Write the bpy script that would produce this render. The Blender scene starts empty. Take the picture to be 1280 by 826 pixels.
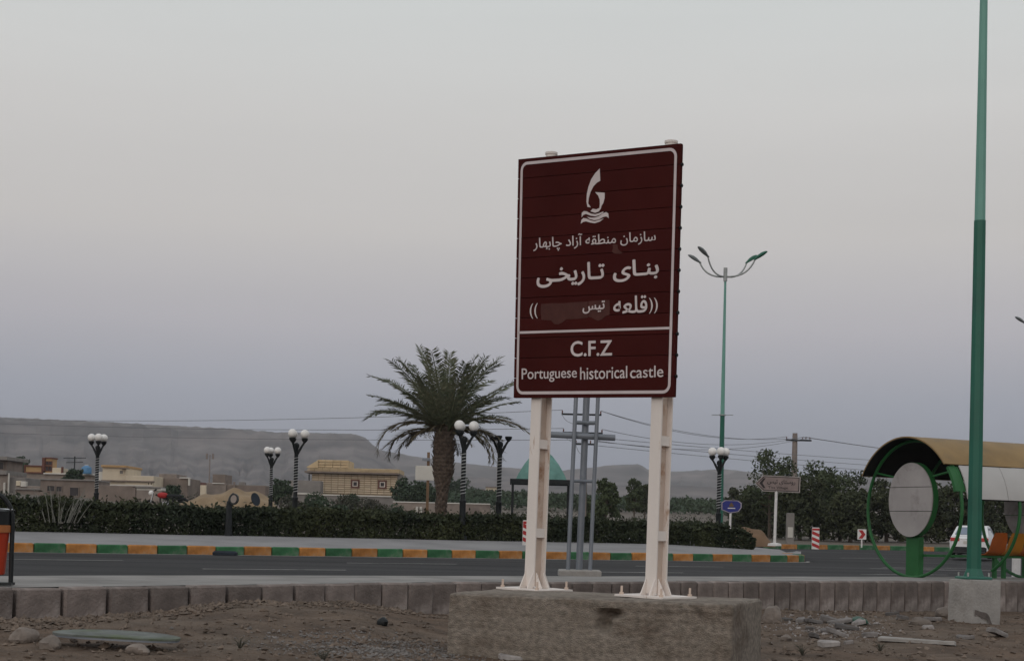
import bpy, math, random
import numpy as np
from mathutils import Vector, Matrix, noise
R_ = math.radians
sc = bpy.context.scene
COL = sc.collection
rnd = random.Random(7)
# ------------------------------------------------------------------ camera
F, EYE, H0 = 1900.0, 0.75, 662.0            # focal length in photo pixels, eye height, horizon row
PITCH, ROLL = R_(1.2), R_(1.37)
PPY = H0 - F * math.tan(PITCH)
cam = bpy.data.cameras.new('camera')
camo = bpy.data.objects.new('camera', cam); COL.objects.link(camo)
cam.sensor_fit = 'HORIZONTAL'; cam.sensor_width = 36.0
cam.lens = 36.0 * F / 1280.0
cam.shift_y = (PPY - 413.0) / 1280.0
cam.clip_start = 0.1; cam.clip_end = 30000
CM = Matrix.Translation((0, 0, EYE)) @ Matrix.Rotation(R_(90) + PITCH, 4, 'X') @ Matrix.Rotation(ROLL, 4, 'Z')
camo.matrix_world = CM
sc.camera = camo
# ------------------------------------------------------------------ sky, sun, exposure
SUN_EL, SUN_AZ = 20.0, 200.0                # the low dusk light comes from behind the camera, a little left
w = bpy.data.worlds.new('World'); sc.world = w; w.use_nodes = True
nt = w.node_tree; N = nt.nodes; Lk = nt.links
for n in list(N): N.remove(n)
out = N.new('ShaderNodeOutputWorld'); bg = N.new('ShaderNodeBackground'); Lk.new(bg.outputs[0], out.inputs[0])
bg.inputs[1].default_value = 0.1
sky = N.new('ShaderNodeTexSky'); sky.sky_type = 'NISHITA'; sky.sun_disc = False
sky.sun_elevation = R_(3.0); sky.sun_rotation = R_(SUN_AZ); sky.dust_density = 4.0
tc = N.new('ShaderNodeTexCoord'); sep = N.new('ShaderNodeSeparateXYZ'); Lk.new(tc.outputs['Generated'], sep.inputs[0])
ramp = N.new('ShaderNodeValToRGB'); Lk.new(sep.outputs['Z'], ramp.inputs[0])
def sr(r, g, b, k=1.0):
    f = lambda c: (c / 255 / 12.92 if c / 255 <= .04045 else ((c / 255 + .055) / 1.055) ** 2.4) * k
    return (f(r), f(g), f(b), 1)
stops = [(0.0, sr(135, 140, 154)), (0.045, sr(144, 148, 162)), (0.085, sr(157, 160, 172)), (0.13, sr(178, 175, 181)), (0.19, sr(193, 189, 187)),
         (0.26, sr(199, 197, 195)), (0.34, sr(200, 203, 202)), (1.0, sr(188, 193, 200))]
cr = ramp.color_ramp
cr.elements[0].position, cr.elements[0].color = stops[0]
cr.elements[1].position, cr.elements[1].color = stops[-1]
for p, c in stops[1:-1]:
    e = cr.elements.new(p); e.color = c
# the side of the sky where the sun went down is brighter
dirn = N.new('ShaderNodeVectorMath'); dirn.operation = 'DOT_PRODUCT'
Lk.new(tc.outputs['Generated'], dirn.inputs[0])
dirn.inputs[1].default_value = (math.sin(R_(SUN_AZ)), math.cos(R_(SUN_AZ)), 0.15)
mr = N.new('ShaderNodeMapRange'); Lk.new(dirn.outputs['Value'], mr.inputs[0])
mr.inputs[1].default_value = -0.2; mr.inputs[2].default_value = 1.0; mr.inputs[3].default_value = 11.0; mr.inputs[4].default_value = 12.5
sca = N.new('ShaderNodeVectorMath'); sca.operation = 'SCALE'
Lk.new(ramp.outputs[0], sca.inputs[0]); Lk.new(mr.outputs[0], sca.inputs['Scale'])
sks = N.new('ShaderNodeVectorMath'); sks.operation = 'SCALE'; Lk.new(sky.outputs[0], sks.inputs[0]); sks.inputs['Scale'].default_value = 0.12
mpn = N.new('ShaderNodeMapping'); mpn.inputs['Scale'].default_value = (1.2, 1.2, 9); Lk.new(tc.outputs['Generated'], mpn.inputs[0])   # faint dust layers
dn = N.new('ShaderNodeTexNoise'); dn.inputs['Scale'].default_value = 1.6; dn.inputs['Detail'].default_value = 4; Lk.new(mpn.outputs[0], dn.inputs['Vector'])
dm = N.new('ShaderNodeMapRange'); Lk.new(dn.outputs['Fac'], dm.inputs[0]); dm.inputs[1].default_value = .3; dm.inputs[2].default_value = .7; dm.inputs[3].default_value = .972; dm.inputs[4].default_value = 1.028
scd = N.new('ShaderNodeVectorMath'); scd.operation = 'SCALE'; Lk.new(sca.outputs[0], scd.inputs[0]); Lk.new(dm.outputs[0], scd.inputs['Scale'])
add = N.new('ShaderNodeVectorMath'); add.operation = 'ADD'; Lk.new(scd.outputs[0], add.inputs[0]); Lk.new(sks.outputs[0], add.inputs[1])
Lk.new(add.outputs[0], bg.inputs[0])
sun = bpy.data.lights.new('sun', 'SUN'); sun.energy = 0.5; sun.angle = R_(35); sun.color = (1.0, .93, .86)
suno = bpy.data.objects.new('sun', sun); COL.objects.link(suno)
sd = Vector((math.sin(R_(SUN_AZ)) * math.cos(R_(SUN_EL)), math.cos(R_(SUN_AZ)) * math.cos(R_(SUN_EL)), math.sin(R_(SUN_EL))))
suno.rotation_euler = sd.to_track_quat('Z', 'Y').to_euler()
vs = sc.view_settings; vs.view_transform = 'Standard'; vs.look = 'None'; vs.exposure = 0.0; vs.gamma = 1.0
sc.cycles.max_bounces = 6; sc.cycles.transparent_max_bounces = 8
# ------------------------------------------------------------------ pixel -> world
C3 = CM.to_3x3(); C0 = CM.translation
def W(px, py, d):                            # the point d metres in front of the camera seen at photo pixel px, py
    return C0 + C3 @ Vector(((px - 640) / F * d, -(py - PPY) / F * d, -d))
def G(px, d, z=0.0):                         # the point at that column and depth with world height z
    a, b = W(px, 600, d), W(px, 700, d)
    return a + (b - a) * ((z - a.z) / (b.z - a.z))
def D(px, py, z):                            # where the ray of a pixel meets height z
    r = C3 @ Vector(((px - 640) / F, -(py - PPY) / F, -1))
    return C0 + r * ((z - EYE) / r.z)
def depth(p): return -(CM.inverted() @ Vector(p)).z
def ss(a, b, x):
    t = min(1, max(0, (x - a) / (b - a))); return t * t * (3 - 2 * t)
# ------------------------------------------------------------------ materials
def M(name, col, rough=.85, var=.18, scale=3.0, bump=.15, bscale=30.0, metal=0.0, col2=None, fac=(.5, .68), scale2=1.2, spec=.3, stretch=None, rotz=0.0):
    m = bpy.data.materials.new(name); m.use_nodes = True
    t = m.node_tree; b = t.nodes['Principled BSDF']
    b.inputs['Roughness'].default_value = rough; b.inputs['Metallic'].default_value = metal
    b.inputs['Specular IOR Level'].default_value = spec
    co = t.nodes.new('ShaderNodeTexCoord')
    if stretch:
        mpg = t.nodes.new('ShaderNodeMapping'); mpg.inputs['Scale'].default_value = stretch; mpg.inputs['Rotation'].default_value = (0, 0, rotz)
        t.links.new(co.outputs['Object'], mpg.inputs[0]); cv = mpg.outputs[0]
    else: cv = co.outputs['Object']
    nz = t.nodes.new('ShaderNodeTexNoise'); nz.inputs['Scale'].default_value = scale; nz.inputs['Detail'].default_value = 6
    t.links.new(cv, nz.inputs['Vector'])
    mp = t.nodes.new('ShaderNodeMapRange'); t.links.new(nz.outputs['Fac'], mp.inputs[0])
    mp.inputs[1].default_value = .3; mp.inputs[2].default_value = .7; mp.inputs[3].default_value = 1 - var; mp.inputs[4].default_value = 1 + var
    sv = t.nodes.new('ShaderNodeVectorMath'); sv.operation = 'SCALE'; t.links.new(mp.outputs[0], sv.inputs['Scale'])
    c = tuple(col[:3])
    if col2 is None: sv.inputs[0].default_value = c
    else:
        n2 = t.nodes.new('ShaderNodeTexNoise'); n2.inputs['Scale'].default_value = scale2; n2.inputs['Detail'].default_value = 8; n2.inputs['Roughness'].default_value = .65
        t.links.new(cv, n2.inputs['Vector'])
        m2 = t.nodes.new('ShaderNodeMapRange'); m2.inputs[1].default_value, m2.inputs[2].default_value = fac
        t.links.new(n2.outputs['Fac'], m2.inputs[0])
        mx = t.nodes.new('ShaderNodeMix'); mx.data_type = 'RGBA'; t.links.new(m2.outputs[0], mx.inputs[0])
        mx.inputs[6].default_value = (*c, 1); mx.inputs[7].default_value = (*col2[:3], 1)
        t.links.new(mx.outputs[2], sv.inputs[0])
    t.links.new(sv.outputs[0], b.inputs['Base Color'])
    if bump:
        nb = t.nodes.new('ShaderNodeTexNoise'); nb.inputs['Scale'].default_value = bscale; nb.inputs['Detail'].default_value = 5
        t.links.new(co.outputs['Object'], nb.inputs['Vector'])
        bp = t.nodes.new('ShaderNodeBump'); bp.inputs['Strength'].default_value = bump; bp.inputs['Distance'].default_value = .05
        t.links.new(nb.outputs['Fac'], bp.inputs['Height']); t.links.new(bp.outputs[0], b.inputs['Normal'])
    return m
def random_tint(m, amt=.35):                 # each copy of a piece gets its own shade
    t = m.node_tree; b = t.nodes['Principled BSDF']; src = b.inputs['Base Color'].links[0].from_socket
    oi = t.nodes.new('ShaderNodeObjectInfo'); mp = t.nodes.new('ShaderNodeMapRange'); t.links.new(oi.outputs['Random'], mp.inputs[0])
    mp.inputs[3].default_value = 1 - amt; mp.inputs[4].default_value = 1 + amt
    v = t.nodes.new('ShaderNodeVectorMath'); v.operation = 'SCALE'; t.links.new(src, v.inputs[0]); t.links.new(mp.outputs[0], v.inputs['Scale'])
    t.links.new(v.outputs[0], b.inputs['Base Color']); return m
def leaf_mat(name, c1, c2, scale=1.5):
    return M(name, c1, rough=.7, var=.35, scale=9.0, bump=0, col2=c2, fac=(.4, .62), scale2=scale, spec=.2)
MT = dict(
    dirt=M('dirt', (.108, .070, .046), var=.36, scale=2.2, bump=1.0, bscale=16, col2=(.122, .090, .066), fac=(.42, .66), scale2=.55),
    plain=M('dry_plain', (.14, .115, .095), var=.25, scale=.05, bump=.3, bscale=1, col2=(.085, .085, .06), scale2=.02),
    soil=M('island_soil', (.11, .09, .07), var=.3, scale=1.5, bump=.6, bscale=10),
    hill=M('hill_rock', (.145, .118, .110), var=.5, scale=.010, bump=0, col2=(.085, .070, .066), scale2=.006, fac=(.42, .62), stretch=(1, 1, 6)),
    asphalt=M('asphalt', (.054, .053, .054), rough=.9, var=.22, scale=.6, bump=.4, bscale=60, col2=(.038, .037, .038), scale2=.35, fac=(.42, .62), spec=.12, stretch=(.12, 1, 1), rotz=R_(-30)),
    pave=M('pavement_concrete', (.27, .255, .24), var=.16, scale=.9, bump=.3, bscale=25, col2=(.17, .16, .15), scale2=.7, fac=(.45, .7)),
    farpave=M('island_paving', (.25, .24, .24), var=.15, scale=.6, bump=.2, bscale=12),
    stone=random_tint(M('kerb_stone', (.185, .152, .137), var=.28, scale=5, bump=.3, bscale=30, col2=(.31, .275, .255), scale2=2.1, fac=(.50, .72)), .24),
    plinth=M('rough_concrete', (.245, .208, .172), var=.34, scale=16, bump=.6, bscale=75, col2=(.14, .108, .083), scale2=1.6, fac=(.47, .68), stretch=(1, 1, 1.5)),
    concrete=M('concrete', (.33, .31, .29), var=.15, scale=3, bump=.35, bscale=24, col2=(.24, .22, .20), scale2=1.1, fac=(.5, .68)),
    kgreen=random_tint(M('kerb_green', (.035, .13, .055), rough=.8, var=.35, scale=4, bump=.2, col2=(.105, .125, .095), scale2=3.5, fac=(.5, .72)), .15),
    korange=random_tint(M('kerb_orange', (.40, .17, .045), rough=.8, var=.35, scale=4, bump=.2, col2=(.27, .175, .10), scale2=3.5, fac=(.5, .72)), .15),
    roadpaint=M('road_paint', (.5, .48, .45), var=.25, scale=2, bump=.1, col2=(.16, .155, .15), scale2=1.5, fac=(.48, .7)),
    maroon=random_tint(M('sign_maroon', (.053, .0095, .0082), rough=.8, spec=.06, var=.12, scale=2, bump=.03, col2=(.046, .0085, .0085), scale2=1.0), .07),
    patch=M('paint_patch', (.080, .031, .026), rough=.75, spec=.12, var=.15, scale=8, bump=.05, col2=(.07, .028, .024), scale2=6),
    letter=M('letter_white', (.62, .54, .53), rough=.6, var=.1, scale=3, bump=0),
    border=M('border_white', (.58, .50, .50), rough=.6, var=.1, scale=3, bump=0),
    whitesteel=M('white_paint_steel', (.77, .70, .65), rough=.6, var=.06, scale=2.5, bump=.08, bscale=18, col2=(.40, .24, .15), scale2=7, fac=(.62, .72), stretch=(1, 1, .3)),
    shaderuststeel=M('shade_and_rust_steel', (.60, .48, .40), rough=.65, var=.12, scale=4, bump=.1, col2=(.33, .17, .09), scale2=3.5, fac=(.58, .74)),  # white post paint darkened for the recess shade, with rust streaks; bolts share it
    greysteel=M('grey_steel', (.20, .215, .24), rough=.5, var=.15, scale=2, bump=.05, metal=.3),
    polegreen=M('pole_green', (.022, .125, .085), rough=.45, var=.14, scale=1.2, bump=.04, bscale=4, col2=(.030, .105, .082), scale2=.8),
    polelight=M('pole_teal', (.155, .34, .28), rough=.5, var=.1, scale=1.0, bump=.03),
    dgalv=M('galvanised_steel', (.33, .34, .33), rough=.45, var=.15, scale=4, bump=.05, metal=.6),
    headgreen=M('lamp_head_green', (.015, .10, .06), rough=.4, var=.1),
    headgrey=M('lamp_head_grey', (.12, .13, .13), rough=.4, var=.1),
    black=M('black_iron', (.012, .014, .015), rough=.5, var=.3, scale=5, bump=.05),
    globe=M('globe_acrylic', (.80, .77, .74), rough=.35, var=.05, scale=4, bump=0, spec=.5),
    rope=M('rope_light_white', (.46, .46, .46), rough=.5, var=.1),
    sgreen=M('shelter_green', (.022, .115, .034), rough=.5, var=.15, scale=2, bump=.05),
    mustard=M('roof_mustard', (.27, .175, .075), rough=.65, var=.16, scale=1.5, bump=.06, bscale=6, col2=(.20, .14, .075), scale2=.9),
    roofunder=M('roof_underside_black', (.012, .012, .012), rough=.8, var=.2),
    discgrey=M('disc_pale_grey', (.37, .34, .33), rough=.6, var=.14, scale=1.2, bump=.03, col2=(.22, .195, .185), scale2=1.5),
    panelwhite=M('panel_white', (.47, .455, .44), rough=.6, var=.06, scale=1.5, bump=.02),
    seat=M('seat_orange', (.42, .17, .02), rough=.4, var=.12, scale=3, bump=.02),
    seat2=M('seat_rust_orange', (.40, .10, .02), rough=.4, var=.12, scale=3, bump=.02),
    binor=M('bin_orange_red', (.42, .042, .014), rough=.45, var=.12, scale=3, bump=.02),
    binrim=M('bin_rim_orange', (.40, .14, .045), rough=.5, var=.1),
    carwhite=M('car_white', (.74, .73, .73), rough=.25, var=.03, scale=2, bump=0, spec=.5),
    glassdark=M('dark_glass', (.03, .035, .045), rough=.12, var=.1, bump=0, spec=.8),
    glassblue=M('rear_glass', (.16, .20, .26), rough=.12, var=.1, bump=0, spec=.8),
    tail=M('tail_light_red', (.45, .015, .015), rough=.3, var=.1, bump=0, spec=.5),
    rubber=M('rubber', (.015, .015, .015), rough=.8, var=.2),
    chrome=M('bright_metal', (.5, .5, .5), rough=.25, var=.05, metal=.9, bump=0),
    red=M('red_paint', (.40, .03, .03), rough=.6, var=.15, scale=6, bump=.02),
    white=M('white_paint', (.68, .65, .63), rough=.6, var=.1, scale=6, bump=.02),
    blue=M('sign_blue', (.03, .035, .19), rough=.5, var=.12, bump=.02),
    tan=M('sign_tan', (.235, .18, .165), rough=.6, var=.15, scale=3, bump=.02),
    tanedge=M('sign_edge_pale', (.36, .31, .29), rough=.6, var=.15, scale=3, bump=.02),
    signtext=M('sign_dark_print', (.03, .024, .024), rough=.6, var=.1, bump=0),
    teal=M('dome_teal', (.145, .29, .25), rough=.75, var=.2, scale=1.6, bump=.1, col2=(.10, .215, .185), scale2=1.5),
    bark=M('palm_bark', (.115, .085, .066), var=.35, scale=7, bump=.9, bscale=9, col2=(.07, .05, .038), scale2=4),
    wood=M('tree_bark', (.09, .07, .055), var=.3, scale=6, bump=.6, bscale=14),
    poleconc=M('pole_concrete', (.24, .20, .18), var=.15, scale=2, bump=.2),
    wire=M('wire_dark', (.17, .17, .18), rough=.6, var=.1, bump=0),
    frond=leaf_mat('palm_frond', (.095, .112, .068), (.14, .135, .085), 3),
    fronddry=leaf_mat('palm_frond_dry', (.150, .115, .072), (.11, .10, .062), 3),
    hedge=leaf_mat('hedge_leaf', (.021, .029, .016), (.046, .052, .022), .5),
    treeleaf=leaf_mat('tree_leaf', (.038, .045, .026), (.062, .070, .034), .6),
    treelight=leaf_mat('tree_leaf_light', (.074, .092, .046), (.05, .064, .034), .6),
    grove=leaf_mat('grove_leaf', (.040, .062, .036), (.055, .072, .042), .06),
    scrub=leaf_mat('scrub_leaf', (.055, .058, .042), (.09, .075, .06), .7),
    reed=M('dry_reed', (.19, .185, .16), var=.2, scale=5, bump=0),
    yellowbrick=random_tint(M('yellow_brick', (.58, .475, .345), var=.14, scale=1.1, bump=.15, bscale=6, col2=(.52, .40, .275), scale2=.5), .12),
    yellowbrickd=random_tint(M('yellow_brick_band', (.53, .405, .25), var=.14, scale=1.1, bump=.15, bscale=6, col2=(.46, .33, .195), scale2=.5), .1),
    brickred=M('red_brown_trim', (.14, .06, .045), var=.2),
    cream=M('cream_render', (.60, .51, .385), var=.08, scale=.6, bump=.1),
    orangewall=M('orange_render', (.42, .265, .13), var=.1, scale=.6, bump=.1),
    brown=M('brown_block', (.20, .158, .133), var=.2, scale=.8, bump=.3, bscale=4, col2=(.23, .185, .155), scale2=.25),
    brown2=M('grey_brown_block', (.26, .215, .185), var=.2, scale=.8, bump=.3, bscale=4, col2=(.17, .135, .12), scale2=.3),
    greyblock=M('grey_block', (.22, .20, .185), var=.15, scale=.8, bump=.3, bscale=4),
    coping=M('white_coping', (.55, .52, .47), var=.12, scale=1),
    dkwin=M('dark_opening', (.025, .02, .022), rough=.4, var=.2, bump=0),
    winframe=M('window_frame_white', (.60, .52, .46), var=.1, bump=0),
    bluetank=M('blue_tank', (.10, .24, .42), rough=.5, var=.15),
    sand=M('sand_pile', (.27, .195, .12), var=.2, scale=.7, bump=.5, bscale=4),
    sandred=M('earth_mound', (.17, .105, .062), var=.25, scale=.8, bump=.5, bscale=4),
    rock=random_tint(M('rock', (.21, .175, .15), var=.25, scale=6, bump=.6, bscale=16), .3),
    pebble=M('pebble', (.15, .115, .09), var=.45, scale=2.5, bump=.2),
    gravel=M('grey_gravel', (.18, .165, .155), var=.35, scale=6, bump=.3),
    platetop=M('plate_weathered', (.135, .145, .135), rough=.75, var=.3, scale=5, bump=.2, col2=(.085, .105, .06), scale2=1.6, fac=(.45, .62)),
    roaddust=M('road_dust', (.115, .10, .088), var=.3, scale=3, bump=.2),
    soot=M('soot', (.13, .11, .10), var=.35, scale=9, bump=.2),
    debris=random_tint(M('pale_debris', (.22, .20, .19), var=.3, scale=9, bump=.2), .6),
    plastgreen=M('green_plastic', (.02, .08, .05), rough=.5, var=.2),
    navy=M('navy_tarp', (.02, .026, .036), var=.2),
)
# ------------------------------------------------------------------ mesh builder
class MB:
    def __init__(s): s.v, s.f = [], []
    def add(s, vs, fs):
        o = len(s.v); s.v += [tuple(v) for v in vs]; s.f += [tuple(i + o for i in f) for f in fs]; return s
    def box(s, c, sz, rz=0.0, taper=1.0, mat=None):
        x, y, z = sz[0] / 2, sz[1] / 2, sz[2] / 2
        vs = [Vector((a * x * (taper if e > 0 else 1), b * y * (taper if e > 0 else 1), e * z)) for e in (-1, 1) for a, b in ((-1, -1), (1, -1), (1, 1), (-1, 1))]
        m = (mat or Matrix.Rotation(rz, 3, 'Z'))
        return s.add([m @ v + Vector(c) for v in vs], [(3, 2, 1, 0), (4, 5, 6, 7), (0, 1, 5, 4), (1, 2, 6, 5), (2, 3, 7, 6), (3, 0, 4, 7)])
    def bevbox(s, c, sz, b, rz=0.0):          # box with chamfered vertical and top edges
        x, y, z = sz[0] / 2, sz[1] / 2, sz[2] / 2
        def ring(ins, zz):
            X, Y = x - ins, y - ins
            return [(-X + b, -Y, zz), (X - b, -Y, zz), (X, -Y + b, zz), (X, Y - b, zz), (X - b, Y, zz), (-X + b, Y, zz), (-X, Y - b, zz), (-X, -Y + b, zz)]
        vs = ring(0, -z) + ring(0, z - b) + ring(b, z)
        fs = [tuple(range(7, -1, -1)), tuple(range(16, 24))]
        for k in (0, 8):
            for i in range(8): fs.append((k + i, k + (i + 1) % 8, k + 8 + (i + 1) % 8, k + 8 + i))
        m = Matrix.Rotation(rz, 3, 'Z')
        return s.add([m @ Vector(v) + Vector(c) for v in vs], fs)
    def tube(s, pts, rad, n=8, cap=True, rot=0.0):
        pts = [Vector(p) for p in pts]
        if not hasattr(rad, '__len__'): rad = [rad] * len(pts)
        vs = []; up = None
        for i, p in enumerate(pts):
            t = (pts[min(i + 1, len(pts) - 1)] - pts[max(i - 1, 0)]).normalized()
            if up is None: up = Vector((0, 0, 1)) if abs(t.z) < .95 else Vector((1, 0, 0))
            a = t.cross(up).normalized(); b = a.cross(t).normalized(); up = b
            for k in range(n):
                q = 2 * math.pi * k / n + rot
                vs.append(p + (a * math.cos(q) + b * math.sin(q)) * rad[i])
        fs = []
        for i in range(len(pts) - 1):
            for k in range(n):
                fs.append((i * n + k, i * n + (k + 1) % n, (i + 1) * n + (k + 1) % n, (i + 1) * n + k))
        if cap:
            fs.append(tuple(range(n - 1, -1, -1))); fs.append(tuple((len(pts) - 1) * n + k for k in range(n)))
        return s.add(vs, fs)
    def lathe(s, prof, n=16, c=(0, 0, 0)):
        vs = []
        for r, z in prof:
            for k in range(n):
                q = 2 * math.pi * k / n; vs.append((c[0] + r * math.cos(q), c[1] + r * math.sin(q), c[2] + z))
        fs = []
        for i in range(len(prof) - 1):
            for k in range(n): fs.append((i * n + k, i * n + (k + 1) % n, (i + 1) * n + (k + 1) % n, (i + 1) * n + k))
        fs.append(tuple(range(n - 1, -1, -1))); fs.append(tuple((len(prof) - 1) * n + k for k in range(n)))
        return s.add(vs, fs)
    def sphere(s, c, r, n=16, m=10, sq=(1, 1, 1)):
        prof = [(max(1e-4, math.sin(math.pi * i / m)) * r, -math.cos(math.pi * i / m) * r) for i in range(m + 1)]
        o = len(s.v); s.lathe(prof, n)
        for i in range(o, len(s.v)):
            v = s.v[i]; s.v[i] = (c[0] + v[0] * sq[0], c[1] + v[1] * sq[1], c[2] + v[2] * sq[2])
        return s
    def prism(s, poly, fn, t0, t1):           # polygon (u, v) between offsets t0 and t1; fn(u, v, t) -> point
        n = len(poly)
        vs = [fn(u, v, t0) for u, v in poly] + [fn(u, v, t1) for u, v in poly]
        return s.add(vs, [tuple(range(n - 1, -1, -1)), tuple(range(n, 2 * n))] + [(i, (i + 1) % n, n + (i + 1) % n, n + i) for i in range(n)])
    def strip(s, a, b):                       # ruled sheet between two point lists
        n = len(a); return s.add(list(a) + list(b), [(i, i + 1, n + i + 1, n + i) for i in range(n - 1)])
    def build(s, name, mat, parent=None, smooth=None, kind=None):
        me = bpy.data.meshes.new(name); me.from_pydata(s.v, [], s.f)
        me.materials.append(MT[mat] if isinstance(mat, str) else mat)
        if smooth is not None:
            me.polygons.foreach_set('use_smooth', [True] * len(me.polygons)); me.set_sharp_from_angle(angle=R_(smooth))
        me.update()
        return link(name, me, parent, kind)
def link(name, me, parent=None, kind=None):
    o = bpy.data.objects.new(name, me); COL.objects.link(o)
    if parent: o.parent = parent
    if kind: o['kind'] = kind
    return o
def thing(name, label, cat, loc=(0, 0, 0), rz=0.0, group=None):
    o = bpy.data.objects.new(name, None); o.empty_display_size = .2; COL.objects.link(o)
    o.location = loc; o.rotation_euler = (0, 0, rz); return tag(o, label, cat, group)
def tag(o, label, cat, group=None):
    o['label'] = label; o['category'] = cat
    if group: o['group'] = group
    return o
def copy_tree(o, parent=None):
    c = o.copy(); COL.objects.link(c)
    if parent: c.parent = parent
    for ch in list(o.children): copy_tree(ch, c)
    return c
def quads(name, P, U, V, mat, parent=None, kind=None):   # many leaf quads: centres P, half axes U and V
    P, U, V = map(np.asarray, (P, U, V)); n = len(P)
    co = np.empty((n, 4, 3)); co[:, 0] = P - U; co[:, 1] = P - V * .9 + U * .1; co[:, 2] = P + U; co[:, 3] = P + V * .9 + U * .1
    me = bpy.data.meshes.new(name)
    me.vertices.add(n * 4); me.loops.add(n * 4); me.polygons.add(n)
    me.vertices.foreach_set('co', co.reshape(-1)); me.loops.foreach_set('vertex_index', np.arange(n * 4, dtype=np.int32))
    me.polygons.foreach_set('loop_start', np.arange(0, n * 4, 4, dtype=np.int32))
    me.materials.append(MT[mat]); me.update(calc_edges=True)
    return link(name, me, parent, kind)
def leaves(name, P, size, mat, parent=None, kind=None, seed=0, aspect=.5, upness=0.0):
    r = np.random.default_rng(seed); P = np.asarray(P); n = len(P)
    U = r.normal(size=(n, 3)); U[:, 2] += upness; U /= np.linalg.norm(U, axis=1)[:, None]
    T = r.normal(size=(n, 3)); V = np.cross(U, T); V /= np.linalg.norm(V, axis=1)[:, None]
    s = size * r.uniform(.6, 1.4, (n, 1))
    return quads(name, P, U * s, V * s * aspect, mat, parent, kind)
# ------------------------------------------------------------------ terrain functions
NE = [(-13.0, 8.1), (-9.0, 12.45), (-5.23, 16.55), (-3.17, 18.8), (-1.06, 21.1), (3.67, 24.9), (8.12, 28.05), (16, 33.6), (40, 50.2)]
FE = [(-14.6, 10.7), (-10.4, 15.4), (-5.81, 20.45), (-3.7, 22.2), (-1.0, 24.1), (4.4, 28.0), (9.6, 31.9), (16, 36.5), (40, 53)]
def lin(tab, x):
    if x <= tab[0][0]: a, b = tab[0], tab[1]
    elif x >= tab[-1][0]: a, b = tab[-2], tab[-1]
    else:
        for a, b in zip(tab, tab[1:]):
            if a[0] <= x <= b[0]: break
    return a[1] + (b[1] - a[1]) * (x - a[0]) / (b[0] - a[0])
def kt(x, y): return (y - 49.8 - .58 * x) * .865          # metres behind the painted kerb line
def road_z(x, y):
    t = kt(x, y); return -.2 + .011 * (t if t > 6 else (max(0, t + 6) ** 2 / 24 if t > -6 else 0))
def isl_z(x, y):
    t = kt(x, y); return road_z(x, y) + .24 + .24 * ss(0, 6, t) * ss(13, 5, x)
def plain_z(x, y):
    t = kt(x, y); z = -.2 + .011 * t + (.02 * ss(40, 70, t)) * max(0, t - 40)
    z += (noise.noise((x * .02, y * .02, 0)) * .6 + noise.noise((x * .1, y * .1, 3)) * .12) * ss(60, 120, t)
    return z + .06
FOOT = [(-12, -.40), (-5.3, -.32), (-4.1, -.31), (-3.3, -.21), (-2.2, -.21), (-1.2, -.42), (0, -.46), (4.2, -.47), (8.1, -.56), (12, -.62), (40, -.7)]
def dirt_z(x, y):
    s = (lin(NE, x) - y) * .75
    z = lin(FOOT, x - max(0, s) * .2) * (1 - ss(.2, 6, s)) + ss(.2, 6, s) * (-.53) - .3 * ss(5, 15, s)
    n = noise.noise((x * .7, y * .7, 0)) * .05 + noise.noise((x * 2.3, y * 2.3, 5)) * .025 + noise.noise((x * 7, y * 7, 9)) * .010
    return z + n * min(1, max(.25, s + .3))
def ground_at(px, dd): 
    p = G(px, dd, 0); return Vector((p.x, p.y, isl_z(p.x, p.y)))
def plain_at(px, dd):
    p = G(px, dd, 0); return Vector((p.x, p.y, plain_z(p.x, p.y)))
# ------------------------------------------------------------------ ground, road, pavement
def sheet(name, rows, mat, smooth=60, parent=None):
    b = MB(); n = len(rows[0])
    for r in rows: b.v += [tuple(p) for p in r]
    for i in range(len(rows) - 1):
        for k in range(n - 1): b.f.append((i * n + k, i * n + k + 1, (i + 1) * n + k + 1, (i + 1) * n + k))
    return b.build(name, mat, parent, smooth=smooth, kind=None if parent else 'structure')
rows = []
for i in range(120):                          # the dirt in front of the wall, finest in view
    s = -0.25 + 15.5 * (i / 119) ** 1.35 if i < 110 else 15.5 + (i - 109) * 3
    row = []
    for k in range(260):
        x = -11 + 25 * k / 240 if k <= 240 else 14 + (k - 240) * 1.3
        y = lin(NE, x) - s
        row.append((x, y, dirt_z(x, y)))
    rows.append(row)
rows.reverse()
sheet('dirt_ground', rows, 'dirt')
b = MB()
b.strip([(x, y + .08, 0) for x, y in NE], [(x, y, 0) for x, y in FE]); b.build('pavement', 'pave', kind='structure')
b = MB(); b.strip([(x, y, -.001) for x, y in FE], [(x, y, -.3) for x, y in FE]); b.build('pavement_kerb', 'pave', kind='structure')
xs = [-160, -120, -80, -60] + list(range(-50, 61, 2)) + [80, 110, 150, 200]
rows = []
for i in range(60):
    t = i / 59
    row = []
    for x in xs:
        y0 = lin(FE, x) - .05; y1 = 49.8 + .58 * x + 56
        y = y0 + (max(y1, y0 + 5) - y0) * t; row.append((x, y, road_z(x, y)))
    rows.append(row)
sheet('road', rows, 'asphalt')
rows = []
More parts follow.
